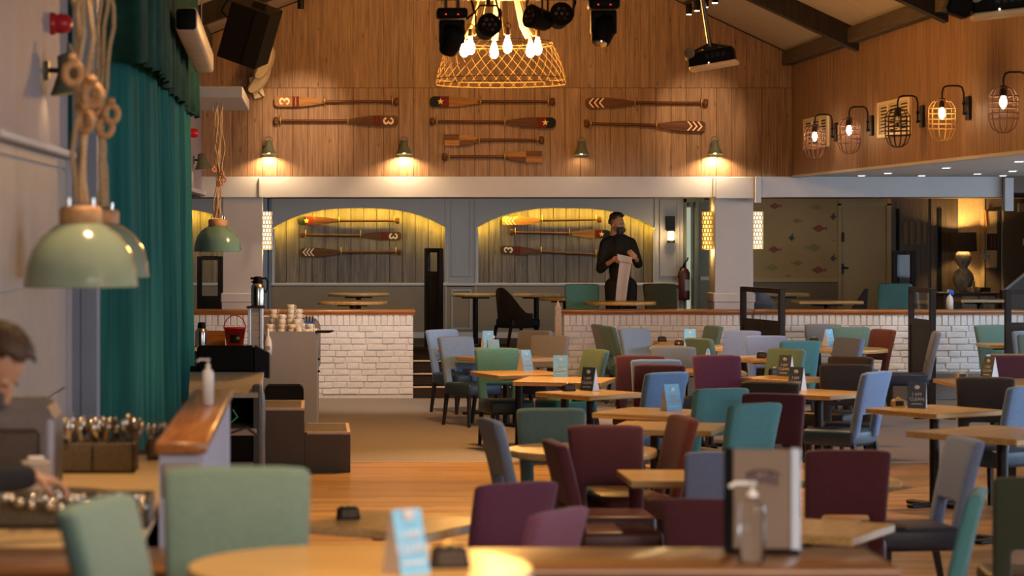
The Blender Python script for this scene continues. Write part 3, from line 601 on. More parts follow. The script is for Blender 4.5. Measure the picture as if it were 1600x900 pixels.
# ---- cage lamps on goosenecks along the right bulkhead
def cage_lamp(d, wire, lit_, label, z=3.26):
    t = thing('cage_lamp', label, 'lamp', (XR, d, z), 0, 'cage lamps on the bulkhead')
    MB().box(-.035, 0, -.06, .06, -.11, .11, bev=.008).build('wall_plate', M['blackmetal'], t)
    MB().tube([(-.035,0,-.05),(-.06,0,-.05),(-.06,0,.14),(-.075,0,.19),(-.11,0,.205),(-.21,0,.205),(-.245,0,.19),(-.26,0,.15),(-.26,0,.09)], .009, 8).build('gooseneck', M['blackmetal'], t)
    for zz in (-.05, .04): MB().ell((-.06,0,zz), (.018,.018,.018), u=8, v=6).build('knuckle', M['blackmetal'], t)
    MB().lathe([(.03,.09),(.034,.02),(.026,.0)], 12, Matrix.Translation((-.26,0,0))).build('lampholder', M['blackmetal'], t)
    cg = MB(); r = .125; prof = [(.035,.075),(.09,.055),(r,.0),(r,-.19),(r*.75,-.27),(r*.35,-.305)]
    for k in range(12): a = 2*math.pi*k/12; cg.tube([(-.26+q*math.cos(a), q*math.sin(a), zz) for q, zz in prof], .004, 5)
    for q, zz in ((r,0),(r,-.05),(r,-.10),(r,-.145),(r,-.19),(r*.35,-.305),(.036,.075)): cg.tube([(-.26+q*math.cos(2*math.pi*k/20), q*math.sin(2*math.pi*k/20), zz) for k in range(20)], .0045, 5, True)
    cg.build('wire_cage', M[wire], t)
    MB().lathe([(.013,0),(.03,-.035),(.032,-.055),(.02,-.085),(.004,-.105)], 12, Matrix.Translation((-.26,0,0))).build('bulb', M['bulbcage'] if lit_ else M['glass'], t)
    if lit_: lamp('POINT', (XR-.26, d, z-.04), 26, (1,.66,.36), shadow_soft_size=.03)
for d, wr_, li, lb in ((29.7,'rosy',1,'lit cage lamp in front of the far louvre, furthest along the bulkhead'), (27.8,'rosy',1,'lit cage lamp between the two louvres'), (25.5,'bronze',0,'unlit black cage lamp in front of the near louvre'), (23.7,'rattan',1,'lit brass cage lamp casting spoked shadows'), (21.6,'rosy',1,'lit cage lamp at the right edge of the picture')):
    cage_lamp(d, wr_, li, lb)
for y0, y1, lb in ((30.15, 31.65, 'cream louvre behind the furthest cage lamp'), (26.0, 27.5, 'cream louvre behind the unlit cage lamp')):
    t = thing('vent_louvre', lb, 'vent', (XR, (y0+y1)/2, 3.30), 0, 'cream louvres on the bulkhead'); h = (y1-y0)/2
    fs_ = [-h, -h+.09, -h/3-.03, -h/3+.03, h/3-.03, h/3+.03, h-.09, h]
    MB().cells(fs_, [-.19,-.155,.155,.19], lambda i, j: not (j == 1 and i in (1,3,5)), 0, .025, M=Matrix.Rotation(R(90), 4, 'Z')).build('frame', M['cream'], t)
    MB().box(-.003, 0, -h+.02, h-.02, -.17, .17).build('backing', M['black'], t)
    for (a, c) in ((fs_[1],fs_[2]), (fs_[3],fs_[4]), (fs_[5],fs_[6])):
        for k in range(9):
            z = -.14+.035*k; MB().add([(-.004,a,z+.012),(-.004,c,z+.012),(-.022,c,z-.008),(-.022,a,z-.008),(-.004,a,z+.016),(-.004,c,z+.016),(-.022,c,z-.004),(-.022,a,z-.004)], [(0,1,2,3),(4,7,6,5),(0,4,5,1),(1,5,6,2),(2,6,7,3),(3,7,4,0)]).build('slat', M['cream'], t)
# ---- lantern on the pier, perforated column lamps
p = pos(1047, 362, YW); t = thing('wall_lantern', 'black wall lantern glowing on the pier right of the arch', 'lantern', (p.x, YW, p.z))
MB().box(-.07, .07, -.06, 0, .02, .24, bev=.008).build('back_plate', M['blackmetal'], t); MB().box(-.06, .06, -.17, -.05, .0, .04, bev=.008).build('top_cap', M['blackmetal'], t)
MB().lathe([(.05,-.13),(.05,.0)], 14, Matrix.Translation((0,-.11,0))).build('lamp_glass', emis('lantern_glow', (1,.72,.34), 9), t); MB().lathe([(.06,-.175),(.062,-.13)], 14, Matrix.Translation((0,-.11,0))).build('base_cap', M['blackmetal'], t)
for k in range(4): a = R(45+90*k); MB().tube([(.055*math.cos(a),-.11+.055*math.sin(a),-.14),(.055*math.cos(a),-.11+.055*math.sin(a),.01)], .005, 5).build('lantern_bar', M['blackmetal'], t)
lamp('POINT', (p.x, YW-.19, p.z-.08), 14, (1,.66,.26), shadow_soft_size=.06)
def column_lamp(x, d, z0, z1, rz, label, lm='lit'):
    t = thing('perforated_wall_lamp', label, 'lamp', (x, d, z0), rz, 'perforated column lamps'); H = z1-z0; r = .065
    MB().lathe([(r-.012,.0),(r-.012,H)], 20).build('diffuser', M[lm], t)
    sh = MB(); nr, ns = 9, 10
    for k in range(nr+1):
        z = H*k/nr; sh.tube([(r*math.cos(2*math.pi*q/24), r*math.sin(2*math.pi*q/24), z) for q in range(24)], .0075, 4, True)
        if k < nr:
            for q in range(ns):
                a = 2*math.pi*(q+.5*(k % 2))/ns; sh.tube([(r*math.cos(a), r*math.sin(a), z), (r*math.cos(a), r*math.sin(a), z+H/nr)], .0085, 4)
    sh.build('perforated_sleeve', M['cream'], t, kind=None)
    lamp('POINT', (x, d-.0, z0-.04), 3.5, (1,.60,.18), shadow_soft_size=.05); lamp('POINT', (x, d, z1+.04), 1.2, (1,.60,.18), shadow_soft_size=.05)
for px, y0, y1, d, lb in ((417, 331, 389, 32.85, 'perforated lamp on the right of the left white column'), (1105, 331, 389, 32.85, 'amber perforated lamp on the left of the right white column'), (1184, 331, 388, 32.85, 'white-hot perforated lamp on the right of the right white column')):
    a = pos(px, y1, d); c = pos(px, y0, d); column_lamp(a.x, d, a.z, c.z, 0, lb, 'lit' if px == 1105 else 'litw')
# ---- recessed downlights in the soffit
for px, py, wo in ((1346,274.5,'first'),(1387,270.5,'second'),(1440,277,'third'),(1478,262,'fourth'),(1527,271.5,'fifth'),(1567,277.5,'sixth'),(1582,267,'seventh'),(1592,252,'eighth and rightmost')):
    d = min(32.0, (2.805-CH)*FPX/(PY0-py)); p = pos(px, py, d); t = thing('downlight', 'recessed downlight in the white soffit, %s from the left' % wo, 'downlight', (p.x, d, 2.81), 0, 'downlights in the soffit')
    MB().lathe([(.06,-.008),(.062,0)], 14).build('ring', M['white'], t); MB().lathe([(.042,-.012),(.042,-.007)], 12).build('lens', M['down'], t)
for x, y in ((6.9, 31.3), (8.2, 31.3), (7.4, 29.5), (9.4, 29.5)): lamp('SPOT', (x, y, 2.78), 60, (1,.82,.62), (x-.1, y+.15, 0), spot_size=R(95), spot_blend=.7, shadow_soft_size=.04)
# ================================================================== HANGING FROM THE ROOF
# ---- chandelier of net and rope with bulbs
cx, cd_ = 1.84, 25.0; sN = FPX/cd_
t = thing('chandelier', 'round net chandelier hung on rope bundles with glowing bulbs', 'chandelier', (cx, cd_, CH+(PY0-66)/sN))
HR, BR, HH = .50, .635, .41
ringm = MB()
for r, z in ((HR, 0), (HR, -.03), (BR, -HH), (BR, -HH+.05)): ringm.tube([(r*math.cos(2*math.pi*k/48), r*math.sin(2*math.pi*k/48), z) for k in range(48)], .0042, 5, True)
ringm.build('hoops', M['goldwire'], t)
net = MB(); NW = 34
for k in range(NW):
    for s in (1, -1):
        net.tube([((HR+(BR-HR)*math.sin(u*1.45)) * math.cos(2*math.pi*(k+s*u*3.2)/NW), (HR+(BR-HR)*math.sin(u*1.45)) * math.sin(2*math.pi*(k+s*u*3.2)/NW), -HH*u) for u in [q/8 for q in range(9)]], .0026, 4)
net.build('net_shade', M['goldwire'], t, kind='stuff')
for k in range(6):
    a = R(30+60*k) + .1; r = HR*.80
    bx_ , by_ = r*math.cos(a)*.95, r*math.sin(a)*.95
    bl = MB().lathe([(.014,.045),(.020,.02),(.035,-.03),(.045,-.075),(.036,-.115),(.012,-.135)], 14, Matrix.Translation((bx_, by_, 0))).build('bulb', M['bulb'], t)
    MB().lathe([(.02,.04),(.024,.05),(.022,.10),(.01,.115)], 10, Matrix.Translation((bx_, by_, 0))).tube([(bx_+.03*math.cos(q), by_, .13+.03*math.sin(q)) for q in [2*math.pi*j/10 for j in range(10)]], .006, 5, True).build('lampholder', M['goldwire'], bl)
    for j in range(3):
        o_ = (j-1)*.022; MB().tube([(bx_*.95+o_, by_*.95, .05), (bx_*.75+o_, by_*.75, .16), (bx_*.35+o_*.8, by_*.35, .7), (bx_*.18+o_*.6, by_*.18, 1.6), (0, 0, 2.35)], .013, 6).build('rope', M['rope'], t)
lamp('POINT', (cx, cd_, CH+(PY0-78)/sN), 480, (1,.47,.11), shadow_soft_size=.25)
# ---- lighting bar with moving heads and par cans
ZB = CH + (PY0+4)/(FPX/21); XB = lambda px: (px-PX0)*21/FPX
tag(MB().tube([(XB(636), 21, ZB), (XB(1010), 21, ZB)], .025, 12).build('lighting_bar', M['steel']), 'silver lighting bar running across the top of the picture', 'bar')
def u(px, py, d=21): p = pos(px, py, d); return (p.x, p.z)
def moving_head(px, py, tilt, label):
    x, z = u(px, py); t = thing('moving_head', label, 'stage light', (x, 21, z), 0, 'moving heads on the bar')
    MB().box(-.125, .125, -.10, .10, .035, .12, bev=.02, seg=2).build('base', M['black'], t)
    for s in (-1, 1): MB().box(s*.05-.012, s*.05+.012, -.02, .02, .12, max(.2, ZB-z-.02)).build('clamp', M['blackmetal'], t)
    MB().cells([-.105,-.07,.07,.105], [-.17,-.04,.025], lambda i, j: not (i == 1 and j == 0), -.045, .045, bev=.012).build('yoke', M['black'], t)
    T = Matrix.Translation((0,0,-.13)) @ Matrix.Rotation(R(tilt), 4, 'X') @ Matrix.Rotation(R(14), 4, 'Y')
    MB().lathe([(.04,.12),(.09,.10),(.095,-.04),(.075,-.12),(.07,-.13)], 18, T).build('head', M['black'], t); MB().lathe([(.055,-.14),(.06,-.128)], 16, T).build('lens', M['mirror'], t)
    for s in (-.06, .04): MB().box(s, s+.012, -.104, -.098, .06, .068).build('indicator', emis('red_indicator', (1,.05,.03), 1.5), t)
moving_head(706, 36, 35, 'black moving head at left end of the lighting bar'); moving_head(943, 21, -20, 'black moving head at right end of the lighting bar')
def par_can(px, py, yaw, label):
    x, z = u(px, py); t = thing('par_can', label, 'stage light', (x, 21, z), 0, 'par cans on the bar')
    T = Matrix.Rotation(R(yaw), 4, 'Z') @ Matrix.Rotation(R(78), 4, 'X')
    MB().lathe([(.06,-.16),(.085,-.12),(.095,.02),(.10,.05),(.085,.05)], 18, T).build('can', M['black'], t); MB().lathe([(.001,.038),(.082,.04)], 18, T).build('front_lens', mat('dark_lens', (.07,.055,.03), .25, .4), t)
    for a in range(7): q = R(a*60); r_ = 0 if a == 6 else .048; MB().lathe([(.018,.041),(.015,.05)], 8, T @ Matrix.Translation((r_*math.cos(q), r_*math.sin(q), 0))).build('lens_cell', M['mirror'], t)
    c_, s_ = math.cos(R(yaw)), math.sin(R(yaw))
    MB().tube([(-.105*c_,-.105*s_,-.01),(-.108*c_,-.108*s_,.12),(-.07*c_,-.07*s_,.17),(.07*c_,.07*s_,.17),(.108*c_,.108*s_,.12),(.105*c_,.105*s_,-.01)], .009, 6).build('bracket', M['blackmetal'], t)
    MB().tube([(0,0,.17),(0,0,max(.2,ZB-z-.02))], .018, 8).build('clamp', M['blackmetal'], t)
par_can(763, 41, 8, 'round par can facing the hall, left of the chandelier ropes'); par_can(835, 27, -58, 'par can turned aside, right of the chandelier ropes'); par_can(876, 24, 6, 'par can with lens cells beside the right moving head')
for pts, lb in (([(728,-20),(738,5),(741,20),(728,30)], 'black cable looping from the left moving head'), ([(772,-10),(780,20),(778,35),(772,45)], 'black cable behind the left par can'), ([(846,24),(856,28),(862,28)], 'short cable linking the two right par cans'), ([(898,-10),(899,5),(893,20)], 'black cable right of the lens-cell par can')):
    tag(MB().tube([pos(a, c, 21.02) for a, c in pts], .010, 6).build('cable', M['black']), lb, 'cable', 'lighting cables')
# ---- projectors
def projector(px, py, d, sx, yaw, roll, label):
    p = pos(px, py, d); t = thing('projector', label, 'projector', p, 0, 'ceiling projectors', rot=(0, R(roll), R(yaw)))
    MB().box(-sx/2, sx/2, -.16, .16, -.065, .07, bev=.02, seg=2).build('body', M['black'], t); MB().box(-sx/2+.005, sx/2+.02, -.165, .165, -.10, -.062, bev=.015, seg=2).build('underside', M['cream'], t)
    for k in range(4): MB().box(-sx*.1+k*.05, -sx*.1+k*.05+.03, -.164, -.158, -.01, .03).build('grille', M['blackmetal'], t)
    MB().box(-.07, .07, -.05, .05, .07, .105, bev=.01).tube([(-.17,-.1,.07),(0,0,.13),(.17,-.1,.07)], .014, 6).build('mount', M['blackmetal'], t)
    MB().lathe([(.045,0),(.05,.05)], 14, Matrix.Translation((-sx*.42,-.15,.06)) @ Matrix.Rotation(R(90), 4, 'X')).build('lens', M['mirror'], t)
    MB().tube([(-sx/2-.005,-.12,.035),(-sx/2-.01,-.05,.02),(-sx/2-.005,.05,.04)], .012, 6).build('amber_cable', M['yellow'], t)
    MB().ell((-sx*.05,-.166,-.055), (.006,.004,.006), u=6, v=5).build('indicator', emis('white_indicator', (1,.8,.7), 4), t)
    MB().tube([(0,0,.11),(.01,0,roof(p.x)-p.z)], .024, 10).build('pole', M['polem'], t)
projector(1112, 90, 24, .43, -14, -9, 'black projector on a silver pole below the roof slope'); projector(1562, 5, 18.5, .42, -10, -6, 'black projector cut by the top right edge of the picture')
tag(MB().box(-.09,.09,-.08,.08,-.07,.07,bev=.02, M=Matrix.Translation(pos(1497,10,18.4)) @ Matrix.Rotation(R(20),4,'Y')).tube([pos(1500,-8,18.4),pos(1500,-60,18.4)],.015,6).build('stage_lamp', M['black']), 'small black spot beside the near projector', 'stage light')
tr = thing('track_lights', 'black track with small spotlights beside the projector pole', 'track light', (0,0,0))
P0, P1 = pos(1070, 8, 27.5), pos(1122, -14, 23.5)
MB().tube([P0+Vector((0,0,.02)), P1+Vector((0,0,.02))], .02, 6).build('track', M['black'], tr)
for k, (px, py, d) in enumerate(((1076.5,15,27.3),(1089,9,26.3),(1102,3,25.2),(1117,-4,24.2))):
    p = pos(px, py, d); hd = MB().lathe([(.032,-.05),(.036,.06),(.02,.075)], 12, Matrix.Translation(p)).build('spot_head', M['black'], tr); MB().lathe([(.027,-.056),(.027,-.049)], 12, Matrix.Translation(p)).build('spot_lens', M['spotface'], hd)
tag(MB().lathe([(.035,-.06),(.035,.1)], 12, Matrix.Translation(pos(470, 5, 27))).build('spotlight', M['black']), 'lone black spotlight high on the left roof slope', 'spotlight')
# ---- loudspeakers and stage-side fittings on the left
p = pos(390, 52, 26.5); t = thing('loudspeaker', 'large black loudspeaker hanging tilted near the roof', 'speaker', p, 0, rot=(R(12), R(20), R(-14)))
MB().box(-.22, .22, -.2, .22, -.30, .30, bev=.012).build('cabinet', M['black'], t); MB().box(.06, .225, -.206, -.19, -.295, .295, bev=.005).build('grille', M['stage'], t)
MB().tube([(-.22,0,.05),(-.36,0,.12),(-.33,0,.26),(-.22,0,.24)], .012, 6).build('bracket', M['blackmetal'], t); MB().box(-.05,.1,-.03,.03,.30,.35).build('top_bracket', M['blackmetal'], t)
for i, (px, py, rr_, lb) in enumerate(((415, 98, 22, 'upper cream curved speaker behind the black loudspeaker'), (407, 122, 30, 'lower cream curved speaker on its wall bracket'))):
    p = pos(px, py, 31.9+i*.28); t = thing('curved_speaker', lb, 'speaker', p, 0, 'cream curved speakers', rot=(0, R(rr_), R(-10)))
    out = [(.10*math.sin(R(a))-.02, .22*math.cos(R(a))) for a in range(0, 181, 15)] + [(-.05,-.20),(-.05,.20)]
    MB().prism(out, -.08, .08).build('cabinet', M['cream'], t); MB().tube([(0,.05,0),(0,.30,0)], .02, 6).build('mount_arm', M['greypaint'], t); MB().box(-.075,-.045,-.05,.05,-.19,.19).build('grille', M['greypaint'], t)
p = pos(401, 135, 32.44); t = thing('speaker_bracket', 'cream wall bracket plate under the curved speakers', 'bracket', p, 0, rot=(0, R(-14), 0))
MB().box(-.07,.07,-.03,.03,-.15,.13,bev=.01).build('plate', M['cream'], t); MB().tube([(-.03,-.04,.0),(-.02,-.06,-.02),(.05,-.06,-.16)], .006, 6).build('cable', M['black'], t)
a, c = pos(291, 30, 19.5), pos(319, 98, 23.0)
t = thing('hanging_fixture', 'long cream box with a dark square end hung above the curtain', 'fixture', (a+c)/2, 0); dv = (c-a); L = dv.length
Tq = dv.to_track_quat('Y', 'Z').to_matrix().to_4x4()
MB().box(-.085, .085, -L/2, L/2, -.09, .09, bev=.025, seg=2, M=Tq).build('case', mat('fixture_cream', (.50,.45,.38), .45, var=.1, scale=5), t); MB().box(-.075,.075,-L/2-.02,-L/2+.01,-.08,.08,bev=.02,seg=2,M=Tq).build('end_cap', M['black'], t)
MB().tube([(0,L*.3,.1),(0,L*.3,1.0)], .006, 5).build('hanging_wire', M['steel'], t)
tag(MB().box(XL, -.68, 25.0, 27.7, 3.42, 3.53, bev=.006).build('ceiling_box', M['white']), 'white boxed shelf high on the left wall holding the far pendants', 'ceiling box')
# ---- pendants: enamel dome, turned collar, knotted ropes through wooden pulleys
def pendant(x, y, zr, shade, ztop, label, grp, seed, ks_=1.0):
    t = thing('pendant_lamp', label, 'pendant', (x, y, zr), 0, grp); rr = random.Random(seed); r = .232
    prof = [(r*1.02,0),(r*1.01,.012),(r,.03),(r*.97,.08),(r*.88,.145),(r*.70,.205),(r*.46,.245),(r*.36,.26)]
    MB().lathe(prof + [(q-.006, z-.004) for q, z in reversed(prof)], 40, caps=False).build('dome', M[shade], t)
    MB().lathe([(.085,.255),(.088,.262),(.088,.31),(.08,.325),(.03,.33)], 24).build('collar', M['cork'], t)
    MB().ell((0,0,.10), (.04,.04,.055), u=12, v=8).build('bulb', M['shadein'], t)
    for q in (-1, 1): MB().tube([(q*.05,0,.32),(q*.05,0,.36)], .008, 6).build('eye_bolt', M['steel'], t)
    H = ztop-zr
    for k in range(4):
        x0 = (k-1.5)*.028; pts = []; ph = rr.uniform(0, 6)
        for q in range(22):
            uu = q/21; z = .34+(H-.34)*uu; tw = .014*math.sin(z*7+ph)+.010*math.sin(z*17+ph*2)
            pts.append((x0*(.6+.4*math.cos(z*5)) + tw, .02*math.cos(z*6+k), z))
        MB().tube(pts, .0105*(1 if ks_ == 1 else .75), 7).build('rope', M['rope'], t)
    if True:
        for k, (dx, z) in enumerate(((.05, .78), (-.03, .86), (.02, .70))):
            z += rr.uniform(-.03, .03); a0 = rr.uniform(-.6, .6)
            MB().tube([(dx+ks_*.034*math.cos(q)*math.cos(a0), ks_*.034*math.cos(q)*math.sin(a0)-.02, z+ks_*.040*math.sin(q)) for q in [2*math.pi*j/16 for j in range(16)]], .0175*ks_, 8, True).build('pulley_ring', M['cork'], t)
            MB().ell((dx, -.03, z+.062*ks_), (.022*ks_,.022*ks_,.020*ks_), u=10, v=7).build('bead', M['cork'], t)
ZR = 1.912
GP, GQ = 'near mint pendants', 'far teal pendants'
pendant(-.95, 10.5, ZR, 'mint', 4.3, 'nearest mint dome pendant on knotted ropes over the servery', GP, 1)
pendant(-1.03, 12.5, ZR, 'mint', 4.3, 'second mint dome pendant half hidden behind the nearest one', GP, 5)
pendant((339-PX0)*26/FPX, 26.0, ZR, 'tealshade', 3.42, 'far teal dome pendant beside the white column', GQ, 3, .55)
pendant((343-PX0)*27.45/FPX, 27.45, ZR, 'tealshade', 3.42, 'teal dome pendant just behind the other far one', GQ, 4, .55)
# ---- stage curtain and pelmet (pleated cloth with real folds)
def drape(path, z0, z1, amp, wave, nz, name, m, label, hem=0):
    P = [Vector(p) for p in path]; pts = []
    for i in range(len(P)-1):
        n = max(2, int((P[i+1]-P[i]).length/.03)); pts += [P[i].lerp(P[i+1], k/n) for k in range(n)]
    pts.append(P[-1]); vs, fs = [], []; s = 0; n = len(pts); rr = random.Random(2)
    for j in range(nz+1):
        s = 0; uu = j/nz
        for i, q in enumerate(pts):
            t_ = (pts[min(i+1, n-1)]-pts[max(i-1, 0)]); nn = Vector((t_.y, -t_.x, 0)).normalized(); s = i*.03
            f = amp*(.35+.65*(1-uu))*(math.sin(s*wave+1.3*math.sin(s*1.9))+.5*math.sin(s*wave*1.73+1+math.sin(s*2.7))+.6*math.sin(s*wave*.41+2))
            zz = z0+(z1-z0)*uu + (hem*math.sin(s*wave)*(1-uu) if hem else 0)
            vs.append((q.x+nn.x*f, q.y+nn.y*f, zz))
    for j in range(nz):
        for i in range(n-1): fs.append((j*n+i, j*n+i+1, (j+1)*n+i+1, (j+1)*n+i))
    o = MB().add(vs, fs, smooth=True).build(name, m); md = o.modifiers.new('thickness', 'SOLIDIFY'); md.thickness = .012
    return tag(o, label, 'curtain')
drape([(-2.0,16.9,0),(-1.30,17.1,0),(-1.20,18.0,0),(-1.22,21,0),(-1.215,24.6,0)], .635, 4.4, .075, 12, 6, 'stage_curtain', M['curtain'], 'long teal velvet stage curtain hanging in deep folds')
drape([(-1.9,16.6,0),(-1.13,16.65,0),(-1.06,17.3,0),(-1.12,21,0),(-1.135,25.1,0)], 3.23, 4.5, .022, 15, 3, 'curtain_pelmet', M['valance'], 'dark green velvet pelmet across the head of the curtain', .01)
# ================================================================== DINING CHAIRS
def back_mesh(col):
    LEAN = .17
    def warp(c):
        u_ = max(0, (c.z-.44)/.51); return Vector((c.x*(.94+.08*u_), c.y - LEAN*(c.z-.44) - .05*u_*u_*.6, c.z + (.012*(1-(c.x/.23)**2) if c.z > .9 else 0)))
    m = MB().cells([-.225,-.135,.135,.225], [.40,.475,.60,.78,.95], lambda i, j: not (i == 1 and j in (0, 1)), -.035, .035, bev=.022, seg=2, warp=warp)
    return m.mesh('backrest', FAB[col])
seat_me, back_me = {}, {}
def leg_mesh(x, y, splay):
    s = .019; b_ = .013; return MB().add([(x-b_,y+splay-b_,0),(x+b_,y+splay-b_,0),(x+b_,y+splay+b_,0),(x-b_,y+splay+b_,0),(x-s,y-s,.36),(x+s,y-s,.36),(x+s,y+s,.36),(x-s,y+s,.36)],
                    [(0,3,2,1),(4,5,6,7),(0,1,5,4),(1,2,6,5),(2,3,7,6),(3,0,4,7)]).mesh('leg', M['darkwood'])
LEGS = [leg_mesh(-.19,.19,.0), leg_mesh(.19,.19,.0), leg_mesh(-.19,-.22,-.07), leg_mesh(.19,-.22,-.07)]
def chair(x, y, z, psi, col, label, group='dining chairs'):
    t = thing('dining_chair', label, 'chair', (x, y, z), -R(psi), group)      # forward is +Y, turned clockwise by psi
    if col not in back_me:
        back_me[col] = back_mesh(col)
        seat_me[col] = MB().box(-.225, .225, -.235, .235, .335, .47, bev=.03, seg=2).mesh('seat', LEA[col])
    put('backrest', back_me[col], t, (0, -.225, 0)); put('seat', seat_me[col], t)
    for l in LEGS: put('leg', l, t)
    return t
def chair_px(px, ytop, psi, col, label, d=None, zp=0.0, **k):
    d = d or (CH-.95-zp)*FPX/(ytop-PY0); a = R(psi); off = .34
    return chair((px-PX0)*d/FPX + math.sin(a)*off, d + math.cos(a)*off, zp, psi, col, label, **k)
CH_LIST = [
 (695,515,145,'skyblue','pale blue chair at the far left of the dining room, beside the steps',30.0), (720,527,148,'skyblue','pale blue chair just in front of the leftmost one',None),
 (776,545,168,'teal','teal chair with open back facing the camera, behind the table with a small card',None), (837,516,-140,'grey','grey chair behind the wide grey one, near the brick wall end',29.8),
 (860,525,-150,'grey','wide grey chair right of the two pale blue ones',28.4), (932,548,-112,'sage','sage green chair seen from the side left of the maroon pair',25.2),
 (934,507,80,'grey','slim grey chair back in profile against the brick wall',31.6), (949,508,78,'sage','slim sage chair back in profile just right of the grey one',31.08),
 (1004,514,145,'bluegrey','blue grey chair left of the blue card by the brick wall',None), (975,557,-170,'maroon','dark maroon chair behind the card table in mid room',None),
 (1025,565,180,'skyblue','pale blue chair peeping over the dark maroon backs',23.2), (1031,573,-160,'maroon','dark maroon chair close behind the bright blue one',22.4),
 (1042,583,-35,'blue','bright blue chair leaning away, behind the blue card',None), (1057,543,178,'bluegrey','blue grey chair facing the camera below the standing blue card',None),
 (1111,507,-105,'sage','sage chair in profile by the brick wall, behind the near sage one',31.2), (1105,529,62,'sage','sage chair turned right beside the edge-on card',None),
 (1153,517,-145,'lilac','lilac grey chair in front of the dark screen',None), (1184,526,180,'lilac','lilac chair facing the camera behind the small round table',28.3),
 (1146,556,178,'purple','plum chair in the middle of the room',None), (1129,608,-22,'teal','teal chair seen from behind at the oak table with the blue card',None),
 (1184,631,-33,'teal','brighter teal chair in front of the other teal one',None), (1206,618,-158,'maroon','maroon chair partly hidden behind the brighter teal chair',18.4),
 (1200,598,-158,'charcoal','low charcoal chair behind the maroon edge',None), (1252,533,-14,'teal','teal chair seen from behind near the brick wall',None),
 (1230,546,-130,'sage','sage chair at the table with the shaded blue card',None), (1284,506,180,'grey','taupe grey chair against the brick wall',31.75),
 (1329,515,180,'sage','sage chair behind the round table with a white card',30.9), (1323,529,-118,'lilac','slim lilac chair in front of the round table',None),
 (1375,508,-112,'russet','russet chair in profile right of the round table',29.9), (1324,558,-140,'charcoal','small charcoal chair above the big charcoal one',None),
 (1317,571,-172,'charcoal','big charcoal chair with open back in the right half',None), (1370,582,-50,'skyblue','sky blue chair turned away beside the big charcoal one',None),
 (1449,519,-82,'grey','taupe chair in profile in front of the dark screen',29.6), (1551,506,160,'sage','sage chair in front of the brick wall at far right',31.4),
 (1612,515,180,'bluegrey','blue grey chair at the right edge behind the teal one',29.6), (1620,524,180,'mint','pale teal chair at the right edge of the room',28.6),
 (1582,557,178,'maroon','dark maroon chair behind the white card at far right',None), (1541,591,-168,'charcoal','charcoal chair behind the table with the shaded blue card, right side',None),
 (1606,604,-35,'skyblue','sky blue chair cut by the right edge',None), (1509,685,-97,'lilac','lilac grey chair in profile beside the clear floor',None),
 (1325,705,3,'maroon','large maroon chair right of the menu stand',None), (1528,768,-72,'teal','teal chair in profile at the bottom right',None),
 (1628,748,6,'darkgreen','dark green chair cut by the bottom right corner',None), (946,666,179,'maroon','maroon chair facing the camera at the centre front',None),
 (1116,782,12,'maroon','dark maroon chair left of the menu stand, behind the rail',None), (1051,651,-100,'russet','russet chair in profile right of the round table at the centre',None),
 (1137,708,0,'lilac','slate lilac chair left of the menu stand',None), (797,756,-32,'purple','plum chair leaning right at the front, left of the centre',None),
 (873,799,-56,'pink','dusty pink chair at the front rail',None), (866,691,84,'maroon','maroon chair in profile left of the centre front chair',None),
 (768,655,80,'bluegrey','slate chair in profile beside the clear wood floor',None), (871,642,178,'mint','pale green chair behind the central round table',None),
 (470,782,80,'navy','navy chair mostly hidden behind the large green chair',12.3)]
for px, yt, ps, col, lb, d in CH_LIST: chair_px(px, yt, ps, col, lb, d)
PZF = PZ
chair_px(370, 733, 178, 'mint', 'large blurred green chair behind the nearest round table', None, PZ)
chair_px(150, 775, 107, 'mint', 'blurred green chair tilted at the bottom left corner', 7.0, PZ)
# on the back platform
for px, yt, ps, col, lb, d in ((909,447,180,'teal','teal chair beside the man in black',33.9),(1030,447,170,'darkgreen','dark green chair right of the man in black',34.2),(1399,450,-150,'teal','teal chair above the brick wall right of the cream door',34.2)):
    chair_px(px, yt, ps, col, lb, d, PZ, group='chairs on the platform')
for px, yt, d, ps, col, lb in ((806,447,35.9,62,'charcoal','dark tub chair between the two tall post tables'), (1325,450,35.4,-70,'charcoal','dark tub chair with striped side by the cream door'), (1178,455,34.6,-160,'bluegrey','blue grey tub chair behind the first dark screen')):
    dd = d; x = (px-PX0)*dd/FPX; t = thing('tub_chair', lb, 'chair', (x, dd, PZ), -R(ps), 'tub chairs on the platform')
    n = 17; vs, fs = [], []
    for k in range(n):                              # wrap-round shell that slopes down to the arms
        a = R(-205 + 230*k/(n-1)); hgt = .50 + .36*max(0, -math.sin(a))**1.3
        for r_, z in ((.25,.30),(.29,hgt),(.255,hgt+.01),(.21,.34)): vs.append((r_*math.cos(a)*1.05, r_*math.sin(a)*.95, z))
    for k in range(n-1):
        for q in range(4): fs.append((k*4+q, k*4+(q+1) % 4, k*4+4+(q+1) % 4, k*4+4+q))
    fs += [(0,1,2,3), tuple(4*(n-1)+q for q in range(4))]
    MB().add(vs, fs, smooth=True).build('shell', FAB[col], t); MB().box(-.225,.225,-.2,.27,.30,.43,bev=.03,seg=2).build('seat', LEA[col], t)
    for l in LEGS: put('leg', l, t, (0,.02,-.03))
